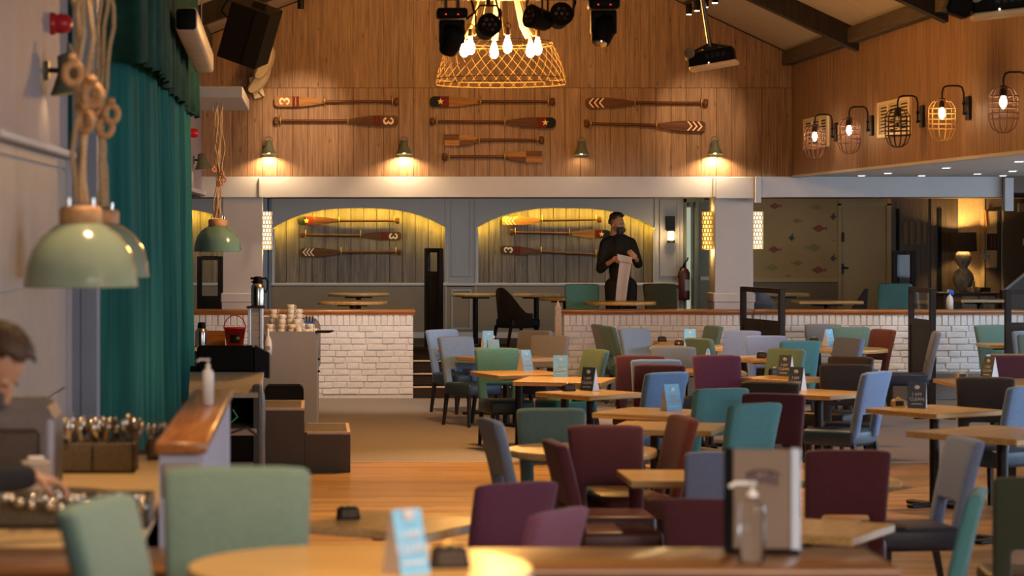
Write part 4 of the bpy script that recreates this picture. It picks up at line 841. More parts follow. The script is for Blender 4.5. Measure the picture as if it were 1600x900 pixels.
# ================================================================== TABLES
def pedestal(t, h=.70, r=.038, foot=.27):
    MB().cyl(0, 0, .03, h, r, 14).build('column', M['blackmetal'], t)
    MB().box(-foot, foot, -.035, .035, 0, .03, bev=.008).build('foot', M['blackmetal'], t); MB().box(-.035, .035, -foot, foot, 0, .029, bev=.008).build('foot', M['blackmetal'], t)
    MB().box(-.2, .2, -.025, .025, h-.02, h+.005).box(-.025, .025, -.2, .2, h-.02, h+.004).build('top_plate', M['blackmetal'], t)
def square_table(px, py, th, w_, label, d=None, w2=None, zp=0.0, group='square oak tables', ztop=.75):
    d = d or (CH-ztop-zp)*FPX/(py-PY0); t = thing('square_table' if not w2 else 'oblong_table', label, 'table', ((px-PX0)*d/FPX, d, zp), R(th), group)
    h, g = w_/2, (w2 or w_)/2
    MB().box(-h, h, -g, g, ztop-.042, ztop, bev=.006).build('tabletop', M['oak'], t); pedestal(t, ztop-.05); return t
def round_table(px, py, r, label, d=None, zp=0.0, group='round oak tables', ztop=.75, m='oak', th_=.042):
    d = d or (CH-ztop-zp)*FPX/(py-PY0); t = thing('round_table', label, 'table', ((px-PX0)*d/FPX, d, zp), 0, group)
    MB().lathe([(r-.004, ztop-th_), (r, ztop-th_+.005), (r, ztop-.005), (r-.004, ztop)], 48).build('tabletop', M[m], t); pedestal(t, ztop-th_-.008); return t
for px, py, th, w_, d, lb in (
 (750,545,28,.78,None,'oak table with two blue cards at the far left of the room'), (782,557.5,28,.80,None,'oak table between the second blue chair and the wide grey chair'),
 (811,582,18,.73,None,'oak table with a number block left of the centre'), (908,592,-16,.82,None,'oak table carrying the bright blue card, behind the shaded blue card table'),
 (923,613,38,.67,None,'oak table with a shaded blue card in mid room'), (1026,643,-32,.72,None,'oak table with a pale blue card in front of the bright blue chair'),
 (1043,665,-18,.74,None,'oak table tucked between the centre maroon and the teal chairs'), (1069,541,-12,.86,None,'oak table with the standing blue card by the brick wall'),
 (1104,578,0,.62,None,'small oak table under the edge-on card'), (1207,590,40,.64,None,'oak table with a shaded blue card in front of the plum chair'),
 (1284,612,45,.66,None,'oak table with a shaded blue card in front of the big charcoal chair'), (1460,639,33,.74,None,'oak table standing on the clear floor at right'),
 (1566,675,38,.92,None,'oak table at the right edge, nearest the clear floor'), (1555,595,0,.90,None,'oak table in front of the far right maroon chair'),
 (1280,528,0,.6,31.25,'small oak table at the wall under a number block'), (1061,533,0,.50,31.5,'small oak table touching the brick wall behind the blue card'),
 (1262,822,60,.64,12.0,'oak table just right of the menu stand'), (588,818,58,.70,12.25,'blurred oak table left of the plum chair, on the wood floor'), (1620,552,0,.8,28.2,'oak table at the right edge in front of the pale teal chair'), (1574,532,0,.66,31.0,'small oak table before the far right sage chair')):
    square_table(px, py, th, w_, lb, d)
square_table(1181, 743, 0, 1.5, 'long oak table behind the menu stand', 14.5, .66, group='long oak tables')
for px, py, r, d, lb in ((913,701,.475,None,'round oak table at the centre front'), (1209,554,.45,27.6,'round oak table in front of the lilac chair'), (1345,543.5,.46,None,'round oak table with a white card by the brick wall')):
    round_table(px, py, r, lb, d)
round_table(563, 886, .485, 'nearest round table, golden and blurred, at the bottom edge', 7.2, PZ)
for px, r, d, lb in ((551,.455,33.3,'dark-edged round table above the left brick wall'), (560,.45,37.2,'round table against the panelling behind the other one'), (743,.34,36.9,'round table on a tall black post left of the tub chair'),
                     (838,.34,36.9,'round table on a black post right of the tub chair'), (884,.37,35.0,'round table left of the man in black'), (970,.455,33.05,'round table in front of the man in black')):
    round_table(px, 0, r, lb, d, PZ, 'round tables on the platform')
for px, d, w1, w2, lb in ((1292,33.5,.84,.6,'oak table on the platform by the fish wallpaper'), (1222,37.2,.7,.5,'oak table deep on the platform below the fish prints'), (1531,34.2,.66,.6,'oak table on the platform in front of the sideboard')):
    square_table(px, 0, 0, w1, lb, d, w2, PZ, 'oblong tables on the platform')
# ---- cards and number blocks
def tent_card(px, py, yaw, m, label, h=.20, w_=.135, d=None, ztop=.75, base=.048, words=True):
    d = d or (CH-ztop)*FPX/(py-PY0); t = thing('tent_card', label, 'table card', ((px-PX0)*d/FPX, d, ztop), R(yaw), 'folded cards on the tables')
    for s, mm, nm in ((-1, m, 'front_panel'), (1, 'cardwhite' if m != 'card' else 'card', 'rear_panel')):
        MB().add([(-w_/2,s*base,0),(w_/2,s*base,0),(w_/2,s*.002,h),(-w_/2,s*.002,h),(-w_/2,s*(base-.004),0),(w_/2,s*(base-.004),0),(w_/2,0,h),(-w_/2,0,h)], [(0,1,2,3),(4,7,6,5),(0,4,5,1),(2,6,7,3),(0,3,7,4),(1,5,6,2)]).build(nm, M[mm], t)
    MB().add([(-w_/2-.001,-base,0),(-w_/2-.001,base,0),(-w_/2-.001,0,h),(w_/2+.001,-base,0),(w_/2+.001,base,0),(w_/2+.001,0,h)], [(0,1,2),(3,4,5)]).build('side', M['cardwhite'], t)
    if words:
        tilt = math.atan2(base, h)
        for body, size, z in (('I AM', .036, .105), ('CLEAN', .036, .068)):
            put('lettering', text_cache(body, size), t, (0, -base*(1-z/h)-.003, z), rot=(R(90)-tilt, 0, 0))
        MB().box(-.04,.04,-.001,.001,-.003,.003, M=Matrix.Translation((0,-base*.82-.002,.032)) @ Matrix.Rotation(-tilt,4,'X')).build('printed_line', M['cardwhite'], t)
        MB().ell((0,-base*.25-.002,.16), (.022,.002,.016), u=10, v=6).build('printed_emblem', M['cardwhite'], t)
    return t
_tc = {}
def text_cache(b_, s_):
    if (b_, s_) not in _tc: _tc[(b_, s_)] = text_mesh(b_, s_, M['cardwhite'])
    return _tc[(b_, s_)]
for px, py, yaw, m, lb, kw in (
 (757,543.5,20,'card','blue card at the rear of the far left table',{}), (765,548,12,'card','blue card in front of its twin on the far left table',dict(h=.13)), (821,579,42,'card','blue card with a pale side on the table before the teal chair',{}),
 (901,588,-6,'card','bright blue card facing the camera in mid room',{}), (921,610,-42,'cardshade','shaded blue card with white side on the front mid-room table',{}), (1051,641,26,'card','pale blue card in front of the bright blue chair',{}),
 (1071,541,0,'card','flat-on blue card against the brick wall',dict(base=.02)), (1101,576,72,'card','edge-on card with a blue corner left of the plum chair',{}), (1207,588,-42,'cardshade','shaded blue card on the table before the plum chair',{}),
 (1250,609,-42,'cardshade','shaded blue card on the table before the big charcoal chair',{}), (1315,540,42,'card','white card with blue top on the far round table',{}), (1433,637,-18,'cardshade','large shaded blue card on the clear-floor table',dict(w_=.14)),
 (1548,590,-58,'cardshade','white-sided card in front of the far right maroon chair',{})):
    tent_card(px, py, yaw, m, lb, **kw)
tent_card(634, 880, 36, 'card', 'blurred pale blue card on the nearest round table', h=.175, w_=.10, d=7.05, ztop=PZ+.75, base=.045)
def block(px, py, yaw, label, d=None, ztop=.75, m='oak', digit=None):
    d = d or (CH-ztop)*FPX/(py-PY0); t = thing('number_block', label, 'table number', ((px-PX0)*d/FPX, d, ztop), R(yaw), 'small number blocks on the tables')
    MB().prism([(-.055,0),(.055,0),(.045,.055),(.03,.062),(-.035,.062),(-.05,.05)], -.022, .022).build('block', M[m], t)
    MB().box(-.04,.04,-.025,-.021,.01,.05,bev=.002).build('plaque', M['darkwood' if m != 'darkwood' else 'beam'], t)
    if digit: put('numeral', text_cache(digit, .05), t, (-.0,-.027,.03), rot=(R(90),0,0))
    MB().tube([(-.02,0,.06),(0,0,.075),(.02,0,.06)], .006, 6).build('handle', M['brass'], t)
for px, py, yaw, lb, kw in ((770,577,10,'number block on the table before the teal chair',{}), (889,611,20,'number block beside the shaded blue card in mid room',dict(m='darkwood')), (1054,540,-15,'number block with a pale 6 beside the flat-on blue card',dict(digit='6',m='darkwood')),
 (1039,530,0,'number block on the small wall table',dict(d=31.45,m='darkwood')), (1194,550,0,'number block on the round table before the lilac chair',dict(m='darkwood',d=27.5)), (1274,525,0,'number block on the small wall table at right',dict(d=31.2,m='darkwood')), (1189,586,30,'number block on the table before the plum chair',dict(m='darkwood')),
 (1403,636,25,'brightly lit number block on the clear-floor table',{}), (1504,592,20,'number block on the far right table',{}), (1340,541,0,'number block on the far round table',{}),
 (703,876,10,'blurred number block on the nearest round table',dict(d=7.15,ztop=PZ+.75,m='darkwood')), (511,801,20,'blurred number block on the table left of the plum chair',dict(d=12.35,m='darkwood')), (1222,826,0,'number block right of the menu stand',dict(d=12.0,m='darkwood'))):
    block(px, py, yaw, lb, **kw)
# ================================================================== DARK SCREENS WITH A GLAZED TOP
def screen(x0, y0, x1, y1, zb, zt, zg, label):
    t = thing('booth_screen', label, 'screen', (x0, y0, zb), math.atan2(y1-y0, x1-x0), 'dark booth screens'); L = math.hypot(x1-x0, y1-y0); H = zt-zb; G = zg-zb
    for a in (0, L-.07): MB().box(a, a+.07, -.035, .035, 0, H, bev=.006).build('post', M['darkwood'], t)
    MB().box(.07, L-.07, -.03, .03, H-.06, H).build('top_rail', M['darkwood'], t); MB().box(.07, L-.07, -.03, .03, G-.05, G+.03).build('middle_rail', M['darkwood'], t)
    MB().box(.07, L-.07, -.018, .018, .0, G-.05).build('panel', M['darkwood'], t); MB().box(.07, L-.07, -.004, .004, G+.03, H-.06).build('glass_pane', M['glass'], t)
def px2x(px, d): return (px-PX0)*d/FPX
screen(px2x(1160,31.9), 31.9, px2x(1194,31.85)-.0, 30.6, 0, 1.42, 1.0, 'dark glazed screen in front of the right white column')
screen(px2x(1423,31.9), 31.9, px2x(1455,31.0), 30.9, 0, 1.42, 1.0, 'dark glazed screen behind the taupe profile chair')
screen(px2x(1570,30.3), 30.3, px2x(1660,30.3), 30.3, 0, 1.42, 1.0, 'dark glazed screen at the right edge')
screen(px2x(666,36.6), 36.6, px2x(684,36.6)+.03, 36.2, PZ, 1.86, 1.5, 'narrow dark screen between the two arches')
screen(px2x(308,36.5), 36.5, px2x(348,36.5), 36.5, PZ, 1.75, 1.15, 'dark screen left of the left white column')
screen(px2x(1394,37.0), 37.0, px2x(1430,37.0), 37.0, PZ, 1.82, 1.28, 'dark screen with a mirror-like pane beside the cream door')
# ================================================================== FRONT RAIL AND WHAT STANDS ON IT
b = MB().box(-1.9, 1.86, 8.28, 8.66, 0, 1.02); fr = struct(b, 'wall_front_rail', M['darkwood'])
MB().box(-1.95, 1.89, 8.2, 8.74, 1.02, 1.06, bev=.012, seg=2).build('cap_rail', M['oak_dark'] if 'oak_dark' in M else wood('brown_rail', (.20,.085,.03), (.30,.14,.05), 0, .28, .05, knots=False, coat=.5), fr)
p = pos(1190, 772, 8.62); t = thing('menu_stand', 'tall menu stand with dark left edge and white right edge on the front rail', 'menu', (p.x, 8.6, 1.06), R(-6))
MB().box(-.105,.105,-.012,.012,.012,.345,bev=.003).build('board', mat('menu_board_brown', (.21,.15,.11), .6, var=.08, scale=6), t)
MB().box(-.128,-.098,-.02,.02,0,.35,bev=.004).build('left_edge', M['black'], t); MB().box(.092,.124,-.02,.02,0,.35,bev=.004).build('right_edge', mat('pale_blue_white', (.55,.63,.78), .4, var=.03), t)
MB().box(-.12,.12,-.045,.045,0,.014,bev=.003).build('foot', M['black'], t)
lg = mat('faded_plum_ink', (.05,.02,.045), .6)
for k in range(6): MB().box(-.052+.018*k, -.052+.018*k+.010, -.0135, -.0118, .235-.004*abs(k-2.5), .262+.006*math.sin(k*2.1)).build('logo_letter', lg, t)
MB().tube([(.055*math.cos(R(a))*1.05, -.0125, .255+.020*math.sin(R(a))) for a in range(20, 165, 12)], .004, 5).build('logo_swash', lg, t)
def pump_bottle(x, y, z, r, h, label, m, top='white_p'):
    t = thing('pump_bottle', label, 'bottle', (x, y, z), R(20), 'pump bottles')
    MB().lathe([(.001,0),(r,.004),(r,h*.68),(r*.85,h*.74),(r*.38,h*.78),(r*.36,h*.82)], 20).build('bottle', M[m], t)
    MB().lathe([(r*.42,h*.81),(r*.42,h*.87),(r*.16,h*.88),(r*.14,h*.95),(r*.35,h*.96),(r*.35,h)], 14).tube([(0,0,h*.975),(-r*1.5,0,h*.985),(-r*2.0,0,h*.94)], r*.16, 7).build('pump', M[top], t)
    return t
p = pos(1175, 880, 8.36); pump_bottle(p.x, 8.36, 1.06, .042, .262, 'clear sanitiser pump bottle on the front rail', 'glass')
# ================================================================== SERVERY ON THE LEFT
cn = thing('servery_counter', 'pale golden servery counter top at the lower left', 'counter', (-1.4, 10.4, 0))
MB().box(.02, .80, -1.65, 1.9, 1.02, 1.06, bev=.008).build('worktop', M['counter'], cn); MB().box(.05, .77, -1.62, 1.87, 0, 1.02).build('carcass', M['darkwood'], cn)
hw = struct(MB().box(-.585, -.415, 9.78, 12.9, 0, 1.29), 'wall_post', M['lav'])
MB().box(-.57,-.43,9.765,9.785,1.12,1.25,bev=.004).build('end_panel', M['tile'], hw)
MB().box(-.60, -.40, 9.72, 12.95, 1.29, 1.335, bev=.012, seg=2).build('cap_rail', wood('tan_varnished_cap', (.38,.13,.03), (.52,.20,.06), 1, .3, .03, knots=False, coat=.4), hw)
p = pos(325, 640, 11.75); pump_bottle(p.x, 11.75, 1.335, .026, .215, 'white pump bottle on the orange-capped wall', 'white_p')
def tray(x0, x1, y0, y1, z, h, label, name='cutlery_tray'):
    t = thing(name, label, 'tray', ((x0+x1)/2, (y0+y1)/2, z), 0); w_, l_ = (x1-x0)/2, (y1-y0)/2
    MB().box(-w_, w_, -l_, l_, 0, .012).build('base', M['tray'], t)
    for nm, a in (('side', (-w_, w_, -l_, -l_+.012)), ('side', (-w_, w_, l_-.012, l_)), ('end', (-w_, -w_+.012, -l_, l_)), ('end', (w_-.012, w_, -l_, l_))): MB().box(*a, 0, h, bev=.003).build(nm, M['tray'], t)
    MB().box(-.004, .004, -l_, l_, 0, h*.9).build('divider', M['tray'], t); return t
tray(-1.16, -.79, 11.35, 11.62, 1.06, .135, 'deep woven tray full of upright cutlery')
tray(-1.20, -.595, 9.28, 9.66, 1.06, .10, 'wide low tray packed with cutlery along the counter front', 'low_tray')
tray(-.775, -.61, 12.0, 12.2, 1.06, .10, 'small tray of cutlery behind the deep tray', 'small_tray')
fork = MB().tube([(0,0,0),(0,.001,.10),(0,.004,.14)], [.004,.005,.004], 6).lathe([(.003,.135),(.013,.16),(.015,.185),(.008,.215),(.001,.222)], 10).mesh('spoon', M['steel'])
fork2 = MB().tube([(0,0,0),(0,0,.12)], [.007,.006], 6).box(-.009,.009,-.0015,.0015,.12,.215,bev=.001).mesh('table_knife', mat('bronzed_steel', (.30,.19,.08), .35, .9))
rr = random.Random(11)
for k in range(46):
    o = put('spoon' if k % 3 else 'table_knife', fork if k % 3 else fork2, None, (rr.uniform(-1.14,-.81), rr.uniform(11.38,11.59), 1.075+rr.uniform(0,.02)), rot=(rr.uniform(-.35,.35), rr.uniform(-.4,.4), rr.uniform(0,3)))
    tag(o, 'spoon standing in the deep woven tray' if k % 3 else 'brass-toned knife standing in the deep woven tray', 'cutlery', 'cutlery in the deep tray')
for k in range(70):
    o = put('spoon', fork, None, (-1.17+.55*(k % 14)/13.2+rr.uniform(-.01,.01), 9.33+.07*(k//14), 1.085+rr.uniform(0,.025)), rot=(R(62)+rr.uniform(-.15,.15), rr.uniform(-.1,.1), rr.uniform(-.3,.3)))
    o.scale = (1.2, 1.2, .55); tag(o, 'spoon lying in the wide low tray', 'cutlery', 'cutlery in the low tray')
for k in range(12):
    o = put('spoon', fork, None, (-.76+.012*k, 12.08+rr.uniform(-.05,.05), 1.075), rot=(rr.uniform(-.3,.3), rr.uniform(-.3,.3), 0)); o.scale = (1,1,.7); tag(o, 'spoon standing in the small tray', 'cutlery', 'cutlery in the small tray')
t = thing('bread_bin', 'grey rounded bin with a dark front behind the man on the left', 'bin', (-1.21, 10.6, 1.06))
out = [(-.16,0),(.16,0),(.165,.24),(.158,.31),(.13,.36),(.09,.382),(-.16,.385)]
MB().prism(out, -.16, .16).build('shell', M['greybox'], t); MB().box(-.14,.10,-.175,-.155,.11,.27,bev=.02).build('front_flap', mat('brown_grey_flap', (.10,.075,.06), .5), t); MB().box(.125,.158,-.17,-.155,.02,.31,bev=.01).build('edge_trim', M['lav'], t); MB().box(-.14,.1,-.17,-.155,.02,.09,bev=.01).build('dark_opening', M['black'], t)
p = pos(56, 726, 10.1); t = thing('napkin_box', 'tan box of napkins behind the hand', 'box', (p.x, 10.1, 1.06), R(12))
MB().box(-.055,.055,-.05,.05,0,.17,bev=.004).build('carton', M['cladding'] if 'cladding' in M else M['tile'], t); MB().box(-.035,.035,-.02,.02,.168,.19,bev=.008).build('napkin', M['cup'], t)
# ================================================================== MIDDLE LEFT: rack, stage steps, drinks station
t = thing('sound_desk', 'black sound desk rack with open lid, beige shelf and green cable', 'equipment rack', (-.80, 21.9, 0))
for x0, x1, y0, y1, z0, z1, m, nm in ((-.2,.30,-.35,.35,0,.18,'greybox','lower_case'),(-.2,.30,-.3,.35,.18,.42,'black','lower_bay'),(-.2,.33,-.34,.35,.40,.46,'card_tan','paper_shelf'),(-.26,.36,.3,.36,.12,.95,'stage','back_panel'),(.30,.36,-.33,.36,.12,.82,'cable','side_panel')):
    MB().box(x0, x1, y0, y1, z0, z1, bev=.006).build(nm, M[m] if m in M else M['tile'], t)
MB().add([(-.24,-.36,.72),(.34,-.36,.72),(.38,.30,.86),(-.26,.30,.86),(-.24,-.36,.76),(.34,-.36,.76),(.38,.30,.90),(-.26,.30,.90)], [(0,3,2,1),(4,5,6,7),(0,1,5,4),(1,2,6,5),(2,3,7,6),(3,0,4,7)]).build('sloping_shelf', mat('dusty_beige', (.42,.36,.28), .6), t)
MB().box(-.20,.30,.28,.36,.90,1.13,bev=.02).build('open_lid', M['black'], t); MB().add([(.30,.28,.88),(.42,.34,.84),(.42,.34,1.06),(.30,.28,1.13),(.31,.36,.88),(.43,.40,.84),(.43,.40,1.06),(.31,.36,1.13)], [(0,1,2,3),(4,7,6,5),(0,4,5,1),(1,5,6,2),(2,6,7,3),(3,7,4,0)]).build('lid_side', M['stage'], t)
MB().tube([(.02,-.36,.52),(.10,-.38,.50),(.17,-.37,.56),(.13,-.36,.62)], .008, 6).build('green_cable', M['green'], t)
MB().tube([(-.05,-.36,.45),(.1,-.39,.42),(.25,-.37,.47),(.34,-.34,.40)], .010, 6).build('grey_cable', M['cable'], t)
t = thing('plastic_roll', 'upright translucent sleeve beside the sound desk', 'sleeve', (-.455, 22.2, 0)); MB().lathe([(.05,0),(.046,.3),(.052,.62),(.04,.72)], 14).build('sleeve', mat('milky_plastic', (.17,.15,.135), .35, var=.25, scale=12), t)
t = thing('stage_steps', 'grey two-tread steps with white nosings leading to the stage', 'steps', (-.07, 22.7, 0))
for x0, x1, h, nm in ((-.44, 0, .565, 'upper_step'), (0, .405, .355, 'lower_step')):
    s_ = MB().box(x0, x1, -.2, .85, 0, h-.004, bev=.004).build(nm, mat('grey_step_carpet', (.105,.085,.065), .9, var=.15, scale=80), t)
    MB().cells([x0, x0+.025, x1-.03, x1], [-.205, -.165, .82, .855], lambda i, j: not (i == 1 and j == 1) and not (i == 0 and x0 > -.1), -h, -h+.02, M=Matrix.Rotation(R(-90), 4, 'X') @ Matrix.Diagonal((1,-1,-1,1)) if False else Matrix(((1,0,0,0),(0,0,1,0),(0,-1,0,0),(0,0,0,1)))).build('nosing', M['nosing'], s_)
# grey drinks station
t = thing('drinks_station', 'grey laminate drinks station with rounded top corner', 'cabinet', (-.24, 27.3, 0))
r_ = .06; out = [(-.29,0),(.29,0),(.29,1.045-r_)] + [(.29-r_+r_*math.sin(R(a)), 1.045-r_+r_*math.cos(R(a))) for a in (75,60,45,30,15,0)] + [(-.29,1.045)]
MB().prism(out, -.02, 0).build('front_panel', M['greylam'], t); MB().box(-.285,.285,0,.60,0,.99).build('carcass', M['greylam'], t)
MB().box(-.285,.30,0,.62,.985,1.005).build('worktop', M['greylam'], t)
out = [(-.29,0),(.31,0),(.31,.62),(.33,.66),(.33,1.06)] + [(.33-.12+.12*math.sin(R(a)), 1.06+.12*math.cos(R(a))) for a in (75,60,45,30,15,0)] + [(-.29,1.18)]
MB().prism(out, .62, .64).build('rear_panel', M['greylam'], t); MB().box(.288,.296,-.02,0,0,.95).build('edge_trim', M['chrome'], t)
for z in (.75,.62): MB().ell((.31,.02,z), (.015,.015,.012), u=8, v=6).build('knob', M['black'], t)
zt = 1.005
def cup(x, y, z, label):
    t = thing('cup', label, 'cup', (x, y, z), rr.uniform(-.8, .8), 'white cups on the drinks station')
    if 'b' not in CUPM: CUPM['b'] = MB().lathe([(.001,.002),(.026,0),(.028,.006),(.038,.02),(.041,.062),(.039,.062),(.036,.02),(.001,.008)], 20).mesh('bowl', M['cup']); CUPM['h'] = MB().tube([(.039,0,.05),(.058,0,.048),(.062,0,.034),(.052,0,.02),(.037,0,.017)], .005, 6).mesh('handle', M['cup'])
    put('bowl', CUPM['b'], t); put('handle', CUPM['h'], t)
CUPM = {}
def S27(px, d): return (px-PX0)*d/FPX
def dcup(d, z): return S27
yb = 27.45
for px, d, n, lb in ((454,27.50,6,'white cup in the tallest stack on the drinks station'), (466,27.60,5,'white cup in the stack right of the tallest'), (427,27.50,5,'white cup in the stack at the left of the station'), (440,27.42,4,'white cup in the front stack left of the tallest'), (456,27.38,2,'white cup in the low pair before the tallest stack'),
                     (463,27.42,3,'white cup in the short front stack'), (472,27.70,2,'white cup in the stack by the blue caddy'), (421,27.40,2,'white cup at the left front corner of the station')):
    for k in range(n): cup(S27(px, d), d, zt+.052*k, ('topmost ', 'second from top ', 'third from top ', 'fourth from top ', 'fifth from top ', 'sixth from top ')[n-1-k] + lb)
for k in range(3): cup(S27(478+k*6.0, 27.36+.1*k), 27.36+.12*k, zt+(.0 if k != 1 else .052)*1, ('white cup left of the two-high pair by the rounded corner', 'raised white cup nearest the rounded corner', 'white cup right at the rounded corner')[k])
cup(S27(484,27.48), 27.48, zt, 'white cup under a single one near the corner')
t = thing('sugar_pot', 'small white lidded pot at the front of the station', 'pot', (S27(466,27.34), 27.335, zt)); MB().lathe([(.001,0),(.035,.002),(.042,.03),(.036,.065)], 16).build('pot', M['cup'], t); MB().lathe([(.038,.065),(.03,.085),(.01,.095),(.012,.108),(.001,.112)], 16).build('lid', M['cup'], t)
t = thing('blue_caddy', 'blue plastic caddy with dark stirrers behind the cups', 'caddy', (S27(479,27.72), 27.74, zt+.10))
MB().box(-.08,.08,-.06,.06,-.10,-.09).build('base', M['blue'], t)
for a in ((-.08,.08,-.06,-.053),(-.08,.08,.053,.06),(-.08,-.073,-.06,.06),(.073,.08,-.06,.06)): MB().box(*a,-.10,.03,bev=.002).build('side', M['blue'], t)
MB().tube([(.08,0,.03),(.10,0,.06)], .008, 6).build('lug', M['blue'], t)
for k in range(5): MB().tube([(-.05+.025*k,0,-.08),(-.07+.035*k,.01,.09)], .006, 6).build('stirrer', M['stage'], t)
t = thing('black_tray', 'black tray jutting from the side of the drinks station', 'tray', (S27(507,27.6), 27.6, 1.02), 0); MB().prism([(-.11,0),(.05,0),(.09,.012),(.10,.022),(-.11,.022)], -.1, .1).build('tray', M['black'], t)
t = thing('spray_bottle', 'white spray bottle hooked on the front of the drinks station', 'bottle', (S27(418.5,27.2), 27.235, .80)); t.scale = (1.05,1.05,1.05)
MB().lathe([(.001,0),(.042,.002),(.043,.10),(.036,.15),(.012,.20),(.012,.215)], 18).build('bottle', M['cup'], t); MB().lathe([(.014,.21),(.014,.235),(.007,.26),(.005,.275)], 12).build('nozzle', M['white_p'], t); MB().box(-.02,.02,-.045,-.040,.05,.09).build('label', M['bluegrey'], t)
t = thing('black_bin', 'black round-topped bin in front of the drinks station', 'bin', (S27(444,26.9), 26.95, 0)); r_ = .06
out = [(-.205,0),(.205,0),(.205,.50-r_)] + [(.205-r_+r_*math.sin(R(a)), .50-r_+r_*math.cos(R(a))) for a in (75,45,15)] + [(-.205+r_-r_*math.sin(R(a)), .50-r_+r_*math.cos(R(a))) for a in (15,45,75)] + [(-.205,.50-r_)]
MB().prism(out, -.16, .16).build('body', M['black'], t); MB().prism([(x*.93, z*.96+.005) for x, z in out], -.168, -.158).build('front', M['stage'], t)
# tiled end pillar with flask, back counter, flask, bucket
d = 26.6
pl = struct(MB().box(S27(391,d), S27(408,d), d, d+.25, 0, 1.315), 'wall_tiled_pillar', M['mortar'])
for k in range(17): MB().box(S27(392,d), S27(406,d), d-.012, d+.01, .02+.076*k, .02+.076*k+.070, bev=.003).build('tile', M['greylam'], pl)
for a, c in ((387,392),(406,411)): MB().box(S27(a,d), S27(c,d), d-.02, d+.26, 0, 1.315, bev=.004).build('edge_trim', M['chrome'], pl)
MB().box(S27(385,d), S27(414,d), d-.04, d+.28, 1.315, 1.332, bev=.004).build('cap', M['darkwood'], pl)
def flask(x, y, z, s, rz, label):
    t = thing('vacuum_flask', label, 'flask', (x, y, z), rz, 'steel vacuum flasks'); t.scale = (s, s, s)
    MB().lathe([(.001,0),(.076,.002),(.077,.015),(.078,.20),(.070,.235),(.055,.255)], 24).build('body', M['steel'], t)
    MB().lathe([(.056,.25),(.058,.275),(.05,.30),(.052,.325),(.03,.335)], 18).box(-.085,-.03,-.012,.012,.30,.325,bev=.005).box(-.075,-.04,-.014,.014,.262,.285,bev=.005).build('stopper', M['black'], t)
    MB().tube([(.04,0,.31),(.09,0,.315),(.108,0,.28),(.105,0,.20),(.082,0,.15)], [.012,.012,.011,.010,.010], 8).build('handle', M['black'], t)
flask(S27(403,26.7), 26.7, 1.332, .93, 0, 'steel flask on the tiled pillar beside the white column'); flask(S27(315,27.6), 27.6, .865, .80, R(90), 'steel flask on the back counter by the curtain')
t = thing('back_counter', 'pale back counter behind the sound desk', 'counter', (S27(340,27.6), 27.7, 0)); MB().box(-.42,.36,-.25,.25,.825,.865,bev=.006).build('worktop', M['nosing'], t); MB().box(-.38,.34,-.2,.25,0,.825).build('carcass', M['darkwood'], t); MB().box(.27,.36,-.24,-.2,0,.825).build('end_panel', M['greylam'], t)
tag(MB().box(S27(305,27.85), S27(352,27.85), 27.82, 27.88, .865, 1.03, bev=.004).build('wooden_board', M['oarlight']), 'brown board leaning behind the red bucket', 'board')
t = thing('red_bucket', 'red bucket with a dark label on the back counter', 'bucket', (S27(367,27.55), 27.55, .865)); MB().lathe([(.001,0),(.088,.002),(.115,.20),(.122,.20),(.122,.215),(.112,.215),(.086,.01),(.001,.01)], 24).build('bucket', M['red'], t)
MB().tube([(.118*math.cos(R(a)), -.02, .20+.145*math.sin(R(a))) for a in range(0, 181, 15)], .006, 6).build('handle', M['red'], t); MB().add([(.104*math.sin(R(a))*1.02, -.104*math.cos(R(a))*1.02, z) for z in (.05,.15) for a in range(-28, 33, 10)], [(i, i+1, i+8, i+7) for i in range(6)]).build('label', M['stage'], t)
MB().ell((.035,-.108,.10), (.022,.004,.018), u=8, v=6).build('label_print', M['fishgreen'], t)
# ================================================================== RIGHT END OF THE PLATFORM
sb = thing('sideboard', 'dark half-round sideboard under the glowing lamp', 'sideboard', (bx(1520)-.14, YW-.36, PZ)); x0, x1 = -.55, .42
zc = CH-(456-PY0)*(YW-.36)/FPX - PZ
MB().box(x0, x1, -.25, .22, zc-.03, zc, bev=.01).build('top', wood('sideboard_top', (.10,.07,.045), (.15,.11,.07), 0, .4, .05, knots=False), sb); MB().box(x0+.1, x1-.04, -.2, .22, 0, zc-.03).build('body', mat('grey_carcass', (.10,.095,.09), .6), sb)
for k in range(3): MB().box(x0+.12+k*.26, x0+.12+k*.26+.24, -.21, -.19, .1, zc-.06, bev=.006).build('door', mat('grey_door', (.12,.115,.105), .6) if k == 0 else M['gourd'], sb)
ds = YW-.36; ks = ds/FPX
def X8(px): return (px-PX0)*ks
def Z8(py): return CH-(py-PY0)*ks
t = thing('table_lamp', 'lit table lamp with brown drum shade on a gourd base', 'lamp', (X8(1505), ds, PZ+zc)); h0 = PZ+zc
g = lambda py: Z8(py)-h0
k_ = ks; MB().lathe([(.06,.0),(12*k_,g(450)),(17*k_,g(437)),(15*k_,g(427)),(8*k_,g(420)),(6*k_,g(418)),(11*k_,g(411)),(13*k_,g(404)),(10*k_,g(395)),(4*k_,g(391)),(4*k_,g(387))], 22).build('gourd_base', M['gourd'], t)
MB().lathe([(2.5*k_,g(387)),(2.5*k_,g(382))], 10).build('lampholder', M['brass'], t)
MB().lathe([(21*k_,g(393)),(20*k_,g(363)),(20*k_-.006,g(363)),(21*k_-.006,g(393))], 36, caps=False).build('drum_shade', M['lampshade'], t); MB().ell((0,0,g(376)), (.035,.035,.05), u=10, v=8).build('bulb', M['bulb'], t)
lamp('POINT', (X8(1505), ds, Z8(374)), 95, (1,.60,.20), shadow_soft_size=.05)
